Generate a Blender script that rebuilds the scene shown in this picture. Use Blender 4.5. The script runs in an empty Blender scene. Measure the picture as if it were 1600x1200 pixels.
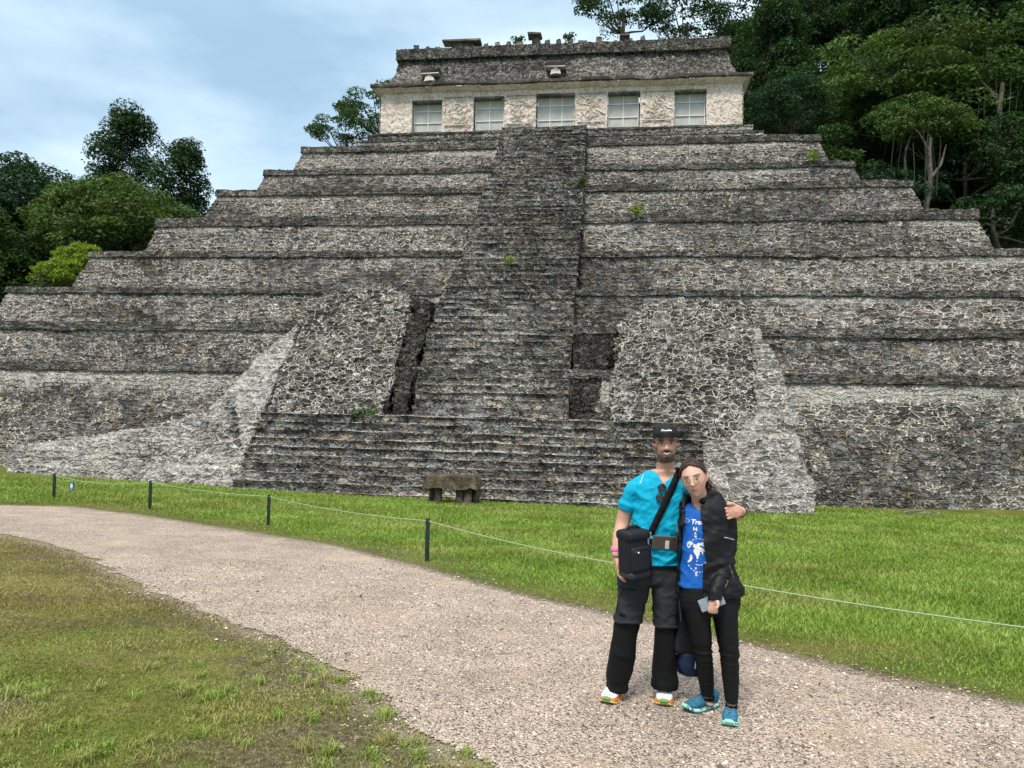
import bpy, bmesh, math, random
import numpy as np
from math import radians, sin, cos, pi, atan
from mathutils import Vector, Matrix
from mathutils.bvhtree import BVHTree
random.seed(7); RNG = np.random.default_rng(11)
S = bpy.context.scene; COL = S.collection
# ---------------------------------------------------------------- camera
FPX = 1200.0; CAMH = 1.9; PITCH = atan(30/FPX); ROLL = atan(.022)
cd = bpy.data.cameras.new('camera'); cam = bpy.data.objects.new('camera', cd); COL.objects.link(cam)
cd.sensor_width = 36; cd.lens = 36*FPX/1600; cd.clip_start = .05; cd.clip_end = 3000
CM = Matrix.Translation((0, 0, CAMH)) @ Matrix.Rotation(pi/2+PITCH, 4, 'X') @ Matrix.Rotation(ROLL, 4, 'Z')
cam.matrix_world = CM; S.camera = cam
# ---------------------------------------------------------------- world and sun
W = bpy.data.worlds.new('World'); S.world = W; W.use_nodes = True
SUN_EL, SUN_AZ = radians(58), radians(200)        # high, behind the photographer's left shoulder, veiled by cloud
nt = W.node_tree; nt.nodes.clear()
def wn(t, **k):
    n = nt.nodes.new(t)
    for a, b in k.items(): setattr(n, a, b)
    return n
sky = wn('ShaderNodeTexSky', sky_type='NISHITA', sun_disc=False, sun_elevation=SUN_EL, sun_rotation=SUN_AZ)
sky.air_density = 1.3; sky.dust_density = 1.5; sky.ozone_density = 2.0
tc = wn('ShaderNodeTexCoord'); mp = wn('ShaderNodeMapping'); mp.inputs['Scale'].default_value = (1.0, 1.0, 2.6)
mp.inputs['Location'].default_value = (.35, .1, .2)
nz = wn('ShaderNodeTexNoise'); nz.inputs['Scale'].default_value = 2.1; nz.inputs['Detail'].default_value = 7; nz.inputs['Roughness'].default_value = .5
rp = wn('ShaderNodeValToRGB'); rp.color_ramp.elements[0].position = .36; rp.color_ramp.elements[1].position = .68
rp.color_ramp.elements[0].color = (.62,)*3+(1,); rp.color_ramp.elements[1].color = (.95,)*3+(1,)
nz2 = wn('ShaderNodeTexNoise'); nz2.inputs['Scale'].default_value = 2.4; nz2.inputs['Detail'].default_value = 6
rp2 = wn('ShaderNodeValToRGB'); rp2.color_ramp.elements[0].position = .42; rp2.color_ramp.elements[1].position = .66
rp2.color_ramp.elements[0].color = (3.2, 4.8, 6.2, 1); rp2.color_ramp.elements[1].color = (7.2, 8.7, 9.8, 1)
mx = wn('ShaderNodeMix', data_type='RGBA'); bg = wn('ShaderNodeBackground'); bg.inputs['Strength'].default_value = .058
wo = wn('ShaderNodeOutputWorld'); L = nt.links.new
L(tc.outputs['Generated'], mp.inputs['Vector']); L(mp.outputs[0], nz.inputs['Vector']); L(mp.outputs[0], nz2.inputs['Vector'])
L(nz.outputs['Fac'], rp.inputs['Fac']); L(nz2.outputs['Fac'], rp2.inputs['Fac'])
L(rp.outputs['Color'], mx.inputs[0]); L(sky.outputs[0], mx.inputs[6]); L(rp2.outputs['Color'], mx.inputs[7])
sp = wn('ShaderNodeSeparateXYZ'); L(tc.outputs['Generated'], sp.inputs[0]); mr = wn('ShaderNodeMapRange'); mr.inputs[1].default_value = .5; mr.inputs[2].default_value = .85; L(sp.outputs[2], mr.inputs[0])
mz = wn('ShaderNodeMix', data_type='RGBA'); L(mr.outputs[0], mz.inputs[0]); L(mx.outputs[2], mz.inputs[6]); mz.inputs[7].default_value = (9.5, 9.2, 8.6, 1)   # unseen white cloud overhead, added to cancel the blue cast
L(mz.outputs[2], bg.inputs['Color']); L(bg.outputs[0], wo.inputs['Surface'])
sd = bpy.data.lights.new('sun', 'SUN'); sd.energy = 1.5; sd.angle = radians(14); sd.color = (1, .92, .8)
so = bpy.data.objects.new('sun', sd); COL.objects.link(so)
sdir = Vector((sin(SUN_AZ)*cos(SUN_EL), cos(SUN_AZ)*cos(SUN_EL), sin(SUN_EL)))
so.rotation_euler = sdir.to_track_quat('Z', 'Y').to_euler(); so.location = (0, -5, 30)
S.view_settings.view_transform = 'Standard'; S.view_settings.look = 'None'; S.view_settings.gamma = 1
S.view_settings.exposure = 1.35
S.render.engine = 'CYCLES'; S.render.resolution_x = 1024; S.render.resolution_y = 768
# ---------------------------------------------------------------- helpers
R3 = np.array(CM.to_3x3()); C0 = np.array([0, 0, CAMH])
def ray(px, py): return R3 @ np.array([(px-800)/FPX, -(py-600)/FPX, -1.0])
def unp(px, py, d):                       # point seen at a photo pixel, d metres in front (world y)
    r = ray(px, py); return C0 + r*(d/r[1])
def proj(P):                              # world (N,3) -> photo pixels
    q = (np.asarray(P)-C0) @ R3; return np.stack([800+FPX*q[..., 0]/-q[..., 2], 600-FPX*q[..., 1]/-q[..., 2]], -1)
def hsh(a): 
    a = a.astype(np.int64); a = (a ^ 61) ^ (a >> 16); a = (a+(a << 3)) & 0xffffffff; a = a ^ (a >> 4); a = (a*0x27d4eb2d) & 0xffffffff; a = a ^ (a >> 15)
    return (a & 0xffff)/65535.0
def vn(x, y, z=0., sd=0):                 # value noise 0..1
    x, y, z = np.broadcast_arrays(np.asarray(x, float), np.asarray(y, float), np.asarray(z, float))
    xi, yi, zi = np.floor(x), np.floor(y), np.floor(z); fx, fy, fz = x-xi, y-yi, z-zi
    fx, fy, fz = [f*f*(3-2*f) for f in (fx, fy, fz)]; r = 0
    for dx in (0, 1):
        for dy in (0, 1):
            for dz in (0, 1):
                h = hsh(((xi+dx)*73856093).astype(np.int64) ^ ((yi+dy)*19349663).astype(np.int64) ^ ((zi+dz)*83492791).astype(np.int64) ^ (sd*7919))
                r = r+h*(fx if dx else 1-fx)*(fy if dy else 1-fy)*(fz if dz else 1-fz)
    return r
def fbm(x, y, z=0., sd=0, o=3): return sum(vn(np.asarray(x)*2**i, np.asarray(y)*2**i, np.asarray(z)*2**i, sd+i)*.5**i for i in range(o))/(2-.5**(o-1))
def npmesh(name, V, F, mats, smooth=True, attrs=None, mi=None):   # F: (M,k) array or list of such
    me = bpy.data.meshes.new(name); V = np.asarray(V, np.float32)
    Fs = F if isinstance(F, list) else [F]; Fs = [np.asarray(f, np.int32) for f in Fs if len(f)]
    nl = sum(f.size for f in Fs); npoly = sum(len(f) for f in Fs)
    me.vertices.add(len(V)); me.vertices.foreach_set('co', V.ravel())
    me.loops.add(nl); me.loops.foreach_set('vertex_index', np.concatenate([f.ravel() for f in Fs]))
    tot = np.concatenate([np.full(len(f), f.shape[1], np.int32) for f in Fs]); st = np.concatenate([[0], np.cumsum(tot)[:-1]]).astype(np.int32)
    me.polygons.add(npoly); me.polygons.foreach_set('loop_start', st); me.polygons.foreach_set('loop_total', tot)
    me.polygons.foreach_set('use_smooth', np.full(npoly, smooth))
    for m in (mats if isinstance(mats, (list, tuple)) else [mats]): me.materials.append(m)
    if mi is not None: me.polygons.foreach_set('material_index', np.asarray(mi, np.int32))
    me.update(calc_edges=True); me.validate()
    for k, a in (attrs or {}).items():
        a = np.asarray(a, np.float32)
        if a.ndim == 1: me.attributes.new(k, 'FLOAT', 'POINT').data.foreach_set('value', a)
        else:
            if a.shape[1] == 3: a = np.c_[a, np.ones(len(a))].astype(np.float32)
            me.attributes.new(k, 'FLOAT_COLOR', 'POINT').data.foreach_set('color', a.ravel())
    return me
def gridq(n, m, wrap=False):
    i, j = np.meshgrid(np.arange(n-1), np.arange(m if wrap else m-1), indexing='ij'); k = (j+1) % m
    return np.stack([i*m+j, i*m+k, (i+1)*m+k, (i+1)*m+j], -1).reshape(-1, 4)
def obj(name, me, parent=None, label=None, cat=None, group=None, kind=None, loc=None):
    o = bpy.data.objects.new(name, me); COL.objects.link(o)
    if parent: o.parent = parent
    if loc is not None: o.location = loc
    if label: o['label'] = label
    if cat: o['category'] = cat
    if group: o['group'] = group
    if kind: o['kind'] = kind
    return o
def thing(name, label, cat, loc=(0, 0, 0), rz=0, group=None):
    o = obj(name, None, None, label, cat, group); o.location = loc; o.rotation_euler = (0, 0, rz); return o
class B:                                  # gathers simple shapes into one mesh
    def __init__(s): s.V = []; s.F = {3: [], 4: []}; s.n = 0
    def add(s, V, F):
        V = np.asarray(V, float); F = np.asarray(F, int); s.V.append(V); s.F[F.shape[1]].append(F+s.n); s.n += len(V); return s
    def box(s, c, d, rot=None, jit=0):
        v = np.array([[x, y, z] for x in (-.5, .5) for y in (-.5, .5) for z in (-.5, .5)])*np.array(d)
        if jit: v = v+RNG.uniform(-jit, jit, v.shape)
        if rot is not None: v = v @ np.array(rot).T
        return s.add(v+np.array(c), [[0, 1, 3, 2], [4, 6, 7, 5], [0, 4, 5, 1], [2, 3, 7, 6], [0, 2, 6, 4], [1, 5, 7, 3]])
    def tube(s, P, r, n=8, cap=True, ell=None):
        P = np.asarray(P, float); r = np.broadcast_to(np.asarray(r, float), (len(P),)); T = np.gradient(P, axis=0)
        T /= np.linalg.norm(T, axis=1)[:, None]+1e-9; up = np.array([0, 0, 1.]) if abs(T[0][2]) < .9 else np.array([1., 0, 0]); V = []
        for i in range(len(P)):
            a = np.cross(up, T[i]); a /= np.linalg.norm(a)+1e-9; b = np.cross(T[i], a); up = b if abs(np.dot(up, T[i])) > .9 else up
            t = np.arange(n)*2*pi/n; e = ell if ell else 1
            V.append(P[i]+r[i]*(np.cos(t)[:, None]*a+np.sin(t)[:, None]*b*e))
        V = np.concatenate(V); k = s.n; s.add(V, gridq(len(P), n, True))
        if cap:
            for off, rev in ((0, 1), ((len(P)-1)*n, 0)):
                c = V[off:off+n].mean(0); idx = np.arange(n); f = np.stack([idx, (idx+1) % n, np.full(n, n)], 1)
                s.add(np.r_[V[off:off+n], [c]], f[:, ::-1] if rev else f)
        return s
    def mesh(s, name, mats, smooth=False, attrs=None, mi=None):
        return npmesh(name, np.concatenate(s.V), [np.concatenate(f) for f in (s.F[4], s.F[3]) if f], mats, smooth, attrs, mi)
def bevel(o, w=.01, seg=2):
    m = o.modifiers.new('bevel', 'BEVEL'); m.width = w; m.segments = seg; m.limit_method = 'ANGLE'; return o
# material helper
class M:
    def __init__(s, name, rough=.9, spec=.3):
        s.m = bpy.data.materials.new(name); s.m.use_nodes = True; s.t = s.m.node_tree; s.b = s.t.nodes['Principled BSDF']
        s.b.inputs['Roughness'].default_value = rough; s.b.inputs['Specular IOR Level'].default_value = spec; s.o = s.t.nodes['Material Output']
    def link(s, a, i): s.t.links.new(a, i)
    def setv(s, inp, v):
        if hasattr(v, 'links') or isinstance(v, bpy.types.NodeSocket): s.link(v, inp)
        else:
            try: inp.default_value = v
            except Exception: inp.default_value = tuple(v)+(1,)
    def n(s, t, ins={}, **k):
        x = s.t.nodes.new('ShaderNode'+t)
        for a, b in k.items(): setattr(x, a, b)
        for a, b in ins.items(): s.setv(x.inputs[a], b)
        return x
    def co(s, scale=(1, 1, 1), kind='Object', loc=(0, 0, 0)):
        return s.n('Mapping', {'Vector': s.n('TexCoord').outputs[kind], 'Scale': scale, 'Location': loc}).outputs[0]
    def noise(s, v, sc, det=3, ro=.5, out='Fac'): return s.n('TexNoise', {'Vector': v, 'Scale': sc, 'Detail': det, 'Roughness': ro}).outputs[out]
    def vor(s, v, sc, feat='F1', out='Distance', rnd=1): return s.n('TexVoronoi', {'Vector': v, 'Scale': sc, 'Randomness': rnd}, feature=feat).outputs[out]
    def math(s, op, a, b=0., c=None):
        x = s.n('Math', {0: a, 1: b}, operation=op)
        if c is not None: s.setv(x.inputs[2], c)
        return x.outputs[0]
    def map(s, v, a, b, c=0., d=1., smooth=False):
        return s.n('MapRange', {'Value': v, 'From Min': a, 'From Max': b, 'To Min': c, 'To Max': d}, interpolation_type='SMOOTHSTEP' if smooth else 'LINEAR').outputs[0]
    def ramp(s, f, pts, const=False):
        x = s.n('ValToRGB', {'Fac': f}); r = x.color_ramp
        if const: r.interpolation = 'CONSTANT'
        while len(r.elements) < len(pts): r.elements.new(.5)
        for e, (p, c) in zip(r.elements, pts): e.position = p; e.color = (tuple(c) if hasattr(c, '__len__') else (c,)*3)+(1,)
        return x.outputs[0]
    def mix(s, f, a, b, blend='MIX'): 
        x = s.n('Mix', data_type='RGBA', blend_type=blend); s.setv(x.inputs[0], f); s.setv(x.inputs[6], a); s.setv(x.inputs[7], b); return x.outputs[2]
    def mul(s, a, b): return s.mix(1., a, b, 'MULTIPLY')
    def attr(s, name, out='Fac'): return s.n('Attribute', attribute_name=name).outputs[out]
    def col(s, c): s.setv(s.b.inputs['Base Color'], c); return s
    def bump(s, h, d=.02, st=1.): s.link(s.n('Bump', {'Height': h, 'Distance': d, 'Strength': st}).outputs[0], s.b.inputs['Normal']); return s
    def disp(s, h, sc):
        s.link(s.n('Displacement', {'Height': h, 'Midlevel': 0., 'Scale': sc}).outputs[0], s.o.inputs['Displacement']); s.m.displacement_method = 'BOTH'; return s
def plain(name, c, rough=.8, spec=.3, var=.25, sc=30, bump=0):
    m = M(name, rough, spec); v = m.co(); f = m.noise(v, sc, 3)
    m.col(m.mul(tuple(c)+(1,), m.ramp(f, [(.3, 1-var), (.7, 1+var*.4)])))
    if bump: m.bump(f, bump)
    return m.m
# ---------------------------------------------------------------- masonry
def stone_mat(name, sc=3.2, zs=1.8, mort=1.0, mcol=(.46, .44, .40), tones=(.04, .08, .135, .22), warm=.6, disp=.07, dark=(.014, .013, .012), mw=(.02, .075), course=5.2):
    m = M(name, .93, .2); v0 = m.co()
    d = m.noise(v0, 1.7, 2, out='Color'); d2 = m.noise(v0, 6.5, 3, .6, out='Color')
    v = m.n('VectorMath', {0: v0, 1: m.n('VectorMath', {0: d, 3: .30}, operation='SCALE').outputs[0]}, operation='ADD').outputs[0]
    v = m.n('VectorMath', {0: v, 1: m.n('VectorMath', {0: d2, 3: .07}, operation='SCALE').outputs[0]}, operation='ADD').outputs[0]
    v = m.n('Mapping', {'Vector': v, 'Scale': (1, 1, zs)}).outputs[0]
    rnd = m.vor(v, sc, out='Color'); e = m.vor(v, sc, 'DISTANCE_TO_EDGE'); e2 = m.vor(v, sc*1.9, 'DISTANCE_TO_EDGE'); r2 = m.n('SeparateColor', {0: m.vor(v, sc*1.9, out='Color')})
    rr = m.n('SeparateColor', {0: rnd}); small = m.map(rr.outputs[2], .66, .68)          # some cells are broken into small chinking stones
    e = m.math('MINIMUM', e, m.math('ADD', m.math('MULTIPLY', e2, .55), m.math('MULTIPLY', m.math('SUBTRACT', 1., small), 1.)))
    fine = m.noise(v0, 11, 6, .75); mid = m.noise(v0, 2.6, 4, .65); big = m.noise(v0, .28, 4, .6)
    f1 = m.math('ADD', m.math('MULTIPLY', rr.outputs[0], .6), m.math('MULTIPLY', r2.outputs[0], .4))
    st = m.ramp(f1, [(.12, tones[0]), (.4, tones[1]), (.62, tones[2]), (.88, tones[3])])
    st = m.mix(m.map(rr.outputs[1], .55, 1, 0, warm), st, m.mul(st, (1.3, 1.0, .70, 1)))
    st = m.mul(st, m.ramp(fine, [(.30, .4), (.47, .9), (.62, 1.5)]))
    st = m.mul(st, m.ramp(big, [(.3, .6), (.5, 1.), (.72, 1.3)]))
    st = m.mul(st, m.ramp(mid, [(.34, .55), (.5, 1.), (.64, 1.25)]))
    spk = m.map(m.noise(v0, 7, 8, .8), .56, .64)                    # pale lichen flecks
    st = m.mix(m.math('MULTIPLY', spk, .4), st, (.42, .41, .38, 1))
    a = m.n('SeparateColor', {0: m.attr('tone', 'Color')})
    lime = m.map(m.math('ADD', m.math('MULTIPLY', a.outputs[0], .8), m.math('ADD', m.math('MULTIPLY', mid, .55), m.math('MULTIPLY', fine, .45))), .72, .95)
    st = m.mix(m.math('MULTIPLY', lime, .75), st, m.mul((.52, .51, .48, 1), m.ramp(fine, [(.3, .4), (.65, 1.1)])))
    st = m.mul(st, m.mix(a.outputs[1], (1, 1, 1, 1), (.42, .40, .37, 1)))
    wn_ = m.map(m.noise(v0, 4.3, 4, .65), .36, .66, .15, 1.7)
    mask = m.map(m.math('DIVIDE', e, wn_), mw[0], mw[1], 1, 0)      # joints of uneven width
    vis = m.math('MULTIPLY', m.map(m.math('ADD', m.math('ADD', m.math('MULTIPLY', m.noise(v0, .8, 5, .7), .5), m.math('MULTIPLY', m.noise(v0, 5.5, 3, .7), .5)), m.math('MULTIPLY', a.outputs[2], .3)), .72-.15*mort, .80-.15*mort), min(1, mort))
    jc = m.mix(vis, dark+(1,), m.mul(mcol+(1,), m.ramp(fine, [(.3, .5), (.6, 1.15)])))
    sx = m.n('SeparateXYZ', {0: v0}); cr = m.math('FRACT', m.math('ADD', m.math('MULTIPLY', sx.outputs[2], course), m.math('MULTIPLY', m.noise(v0, .9, 3, .6), 2.2)))
    cl = m.math('MULTIPLY', m.map(m.math('ABSOLUTE', m.math('SUBTRACT', cr, .5)), .0, .16, 1, 0), m.map(m.noise(m.n('Mapping', {'Vector': v0, 'Scale': (1, 1, 3)}).outputs[0], 1.3, 4, .6), .44, .56))
    fc = m.mix(mask, st, jc); m.col(m.mix(m.math('MULTIPLY', cl, .8 if course else 0), fc, (.012, .011, .010, 1)))
    h = m.math('ADD', m.math('MULTIPLY', m.map(e, 0, .15, 0, 1, True), m.map(rr.outputs[2], 0, 1, .5, 1.1)), m.math('MULTIPLY', fine, .6))
    h = m.math('ADD', h, m.math('MULTIPLY', m.map(m.noise(v0, 1.1, 3), .35, .65), .5)); h = m.math('SUBTRACT', h, m.math('MULTIPLY', cl, .7 if course else 0))
    m.disp(h, disp); return m.m
MS_wall = stone_mat('terrace_masonry', 2.7, 1.9, 1.05, mcol=(.60, .57, .51), tones=(.055, .095, .14, .21), warm=.8, mw=(.014, .045))
MS_band = stone_mat('cornice_masonry', 3.2, 2.3, .95, mcol=(.62, .60, .56), mw=(.014, .045), course=6.0, tones=(.05, .10, .155, .24), warm=.8, disp=.06)
MS_stair = stone_mat('stair_masonry', 2.9, 2.3, 1.0, mcol=(.60, .58, .53), mw=(.015, .05), tones=(.065, .125, .19, .29), warm=.9, course=0, disp=.06)
MS_rubble = stone_mat('rubble_masonry', 2.9, 1.6, 1.05, mcol=(.56, .55, .50), course=0, tones=(.03, .06, .10, .19), disp=.13, mw=(.016, .052))
MS_pale = stone_mat('pale_facing_masonry', 2.6, 2.0, .9, course=4.2, mcol=(.62, .60, .56), mw=(.015, .05), tones=(.11, .17, .235, .32), warm=.5, disp=.07)
MS_gap = stone_mat('slot_shade_masonry', 3.0, 1.8, .45, course=0, tones=(.03, .055, .09, .15), disp=.14)  # stone for the stair slots, with the recess shade put into its tones
MS_roof = stone_mat('roof_rubble', 4.5, 1.3, .3, course=0, tones=(.07, .12, .18, .28), disp=.08)
def plaster():
    m = M('old_plaster', .9, .2); v = m.co(); f = m.noise(v, 6, 7, .7); g = m.noise(v, .9, 5, .65); k = m.noise(v, 2.2, 5, .6)
    c = m.ramp(g, [(.3, (.50, .42, .34)), (.48, (.67, .59, .54)), (.7, (.76, .70, .67))])
    c = m.mix(m.map(k, .56, .7), c, (.50, .40, .29, 1)); c = m.mul(c, m.ramp(f, [(.3, .62), (.55, 1.05)]))
    c = m.mix(m.map(m.noise(v, 3.3, 6, .75), .6, .72, 0, .75), c, (.10, .095, .09, 1))
    e = m.vor(v, 2.6, 'DISTANCE_TO_EDGE'); c = m.mul(c, m.ramp(e, [(0, .7), (.05, 1)]))
    m.col(c); h = m.math('ADD', m.math('MULTIPLY', f, .6), m.math('MULTIPLY', m.map(m.noise(v, 3.5, 3), .42, .56, smooth=True), .7)); m.disp(h, .06); return m.m
M_plaster = plaster()
def slab():
    m = M('weathered_slab', .9, .2); v = m.co(); f = m.noise(v, 5, 7, .75)
    m.col(m.mul(m.ramp(m.noise(v, 1.2, 5, .7), [(.3, (.05, .048, .042)), (.5, (.13, .12, .105)), (.7, (.30, .28, .25))]), m.ramp(f, [(.3, .5), (.7, 1.4)]))); m.disp(f, .05); return m.m
M_slab = slab()
# ---------------------------------------------------------------- ground
def lawn():
    m = M('lawn_soil_and_grass', .95, .1); v = m.co(); a = m.n('SeparateColor', {0: m.attr('gt', 'Color')})
    f = m.noise(v, 22, 5, .75); g = m.noise(v, 1.1, 5, .6); ff = m.noise(v, 90, 2, .6)
    gr = m.ramp(g, [(.3, (.09, .135, .025)), (.5, (.14, .19, .035)), (.7, (.21, .26, .06))])
    dry = m.ramp(g, [(.3, (.13, .125, .035)), (.5, (.24, .205, .07)), (.7, (.36, .31, .13))])
    c = m.mix(a.outputs[0], gr, dry)
    soil = m.ramp(f, [(.3, (.09, .07, .045)), (.55, (.20, .16, .105)), (.8, (.42, .35, .27))])
    s = m.map(m.math('ADD', a.outputs[1], m.math('MULTIPLY', m.noise(v, 6, 5, .7), .9)), .72, 1.0)
    c = m.mix(s, c, soil); gvc = m.ramp(m.noise(v, 70, 3, .8), [(.35, (.16, .13, .11)), (.5, (.40, .33, .27)), (.65, (.62, .54, .47))]); c = m.mix(m.map(m.math('ADD', a.outputs[2], m.math('MULTIPLY', m.noise(v, 14, 4, .8), .8)), .62, .95), c, gvc); c = m.mul(c, m.ramp(f, [(.25, .45), (.5, .95), (.75, 1.5)])); c = m.mul(c, m.ramp(ff, [(.3, .6), (.7, 1.3)]))
    m.col(c); m.bump(m.math('ADD', f, ff), .03); return m.m
M_lawn = lawn()
def gravel():
    m = M('crushed_gravel', .9, .2); v = m.co()
    w = m.n('VectorMath', {0: v, 1: m.n('VectorMath', {0: m.noise(v, 60, 1, out='Color'), 3: .01}, operation='SCALE').outputs[0]}, operation='ADD').outputs[0]
    c1 = m.n('SeparateColor', {0: m.vor(w, 88, out='Color')}); e = m.vor(w, 88, 'F1')
    big = m.noise(v, .7, 5, .6); mid = m.noise(v, 4, 4, .6)
    c = m.ramp(c1.outputs[0], [(0, (.07, .06, .055)), (.12, (.16, .135, .12)), (.35, (.42, .34, .285)), (.7, (.58, .475, .40)), (1, (.74, .65, .57))])
    sand = m.ramp(m.noise(v, 50, 3, .7), [(.3, (.40, .31, .22)), (.7, (.62, .52, .39))])
    c = m.mix(m.map(m.math('ADD', big, m.math('MULTIPLY', mid, .35)), .72, .9, 0, .85), c, sand)
    c = m.mul(c, m.ramp(m.noise(v, 1.6, 5, .65), [(.3, .78), (.7, 1.18)])); m.col(c)
    m.bump(m.math('SUBTRACT', 1., e), .02, .9); return m.m
M_gravel = gravel()
def leafmat(name, c, var=.6, hue=(1.3, 1.15, .6)):
    m = M(name, .55, .35); v = m.attr('rv'); g = m.noise(m.co(), .45, 3)
    k = m.mul(tuple(c)+(1,), m.ramp(v, [(0, 1-var), (.5, 1.), (1, 1+var)])); k = m.mix(m.map(g, .5, .72, 0, .8), k, m.mul(k, hue+(1,)))
    m.col(k); tr = m.n('BsdfTranslucent', {'Color': m.mul(k, (1.2, 1.5, .5, 1))}); ms = m.n('MixShader', {0: .3, 1: m.b.outputs[0], 2: tr.outputs[0]}); m.link(ms.outputs[0], m.o.inputs['Surface']); return m.m
def bark():
    m = M('pale_bark', .9, .2); v = m.co((1, 1, .35)); m.col(m.ramp(m.noise(v, 6, 6, .75), [(.3, (.03, .026, .021)), (.5, (.075, .066, .054)), (.7, (.17, .16, .14))])); m.bump(m.noise(v, 14, 5), .05); return m.m
M_bark = bark()
# ---------------------------------------------------------------- terrain height from the lie of the land
YAW = radians(7.5); UU = np.array([cos(YAW), -sin(YAW)]); NN = np.array([sin(YAW), cos(YAW)])
_cp = [(670, 877, 11.1), (419, 822, 15.2), (234, 797, 17.3), (84, 778, 19.6), (1060, 975, 7.0), (20, 742, 28.5), (350, 756, 26.6), (705, 787, 26.4), (850, 794, 26.4), (1285, 800, 26.8), (1450, 790, 29), (1600, 798, 28.5)]
_P = np.array([unp(*c) for c in _cp])
def _basis(x, y): s = np.maximum(0, y-5.0); return np.stack([s, s*x/10, s*s/20, s*x*x/200, s*s*x/300], -1)
_c = np.linalg.lstsq(np.r_[_basis(_P[:, 0], _P[:, 1]), np.eye(5)*.3], np.r_[_P[:, 2], np.zeros(5)], rcond=None)[0]
def gz(x, y):
    x = np.asarray(x, float); y = np.asarray(y, float); xx = np.clip(x, -24, 24); yy = np.minimum(y, 33)
    z = _basis(xx, yy) @ _c
    return z + (vn(x*.5, y*.5, 0, 3)-.5)*.06*np.clip((yy-4)/4, 0, 1)
def ghit(px, py):
    r = ray(px, py); t = 3.0
    for _ in range(60):
        P = C0+r*t; t += max(-1, min(1, (P[2]-float(gz(P[0], P[1])))/max(.02, -r[2]+.08)*.6))
    return C0+r*t
FAR = [(-500, 782), (-200, 783), (0, 790), (110, 792), (200, 803), (290, 817), (420, 838), (500, 850), (570, 868), (640, 885), (710, 905), (800, 930), (880, 948), (960, 965), (1040, 985), (1180, 1015), (1280, 1040), (1350, 1058), (1480, 1085), (1600, 1112), (1900, 1185)]
NEAR = [(-700, 812), (-300, 818), (0, 836), (60, 848), (130, 868), (180, 893), (228, 922), (275, 938), (330, 962), (400, 990), (470, 1020), (520, 1042), (560, 1076), (600, 1110), (640, 1150), (700, 1175), (760, 1205), (850, 1290), (950, 1420)]
far = np.array([ghit(*p)[:2] for p in FAR]); near = np.array([ghit(*p)[:2] for p in NEAR])
far = np.r_[far, [[far[-1][0]+4, far[-1][1]-2.2], [14, -6]]]; near = np.r_[near, [[near[-1][0]+.5, near[-1][1]-2.5], [3, -6]]]
PPOLY = np.r_[far, near[::-1]]
def inpoly(x, y, P):
    c = np.zeros(np.shape(x), bool); n = len(P); j = n-1
    for i in range(n):
        a, b = P[i], P[j]; k = ((a[1] > y) != (b[1] > y)) & (x < (b[0]-a[0])*(y-a[1])/(b[1]-a[1]+1e-12)+a[0]); c ^= k; j = i
    return c
def polyd(x, y, P):                       # distance to an open polyline
    d = np.full(np.shape(x), 1e9)
    for a, b in zip(P[:-1], P[1:]):
        e = b-a; t = np.clip(((x-a[0])*e[0]+(y-a[1])*e[1])/(e@e), 0, 1); d = np.minimum(d, np.hypot(x-a[0]-t*e[0], y-a[1]-t*e[1]))
    return d
def pathsd(x, y):                         # + inside the path
    d = np.minimum(polyd(x, y, far), polyd(x, y, near)); return np.where(inpoly(x, y, PPOLY), d, -d)
# one ground sheet out to the horizon
def spaced(a, b, h0, g):
    r = [a]; h = h0
    while r[-1] < b: r.append(r[-1]+h); h *= g
    return r
ys = np.array([-400, -120, -40, -12, -4, 0]+spaced(2.0, 34, .10, 1.008)+[38, 50, 80, 140, 300, 900, 2500])
xs0 = np.array(spaced(0, 26, .12, 1.012)); xs = np.r_[[-2500, -700, -200, -90, -45], -xs0[::-1][:-1], xs0, [45, 90, 200, 700, 2500]]
X, Y = np.meshgrid(xs, ys, indexing='ij'); Z = gz(X, Y)
sd = pathsd(X, Y); dn = np.exp(-np.maximum(0, -sd)/.35)
nearside = (polyd(X, Y, near) < polyd(X, Y, far)) & (sd < .2)
drycol = np.where(nearside, np.clip(.45+.5*np.clip((Y-5.6)/1.6, 0, 1)+.8*(fbm(X*1.4, Y*1.4, 0, 5)-.45), 0, 1), np.clip((fbm(X*.35, Y*.9, 0, 9)-.42)*1.6, 0, .6))
soil = np.clip(.75*dn+np.where(nearside, 1.1*np.clip(fbm(X*1.3, Y*1.9, 0, 6)-.32, 0, 1)+.12*(Y < 6.5), .0)+.5*np.exp(-((-sd-1.0)/.45)**2)*(~nearside)*fbm(X*.5, Y*.5, 0, 2), 0, 1)
gt = np.stack([drycol, soil, np.exp(-np.maximum(0, -sd)/.16)*.75], -1).reshape(-1, 3)
ground = obj('ground', npmesh('ground', np.stack([X, Y, Z], -1).reshape(-1, 3), gridq(*X.shape), M_lawn, True, {'gt': gt}), kind='structure')
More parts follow.
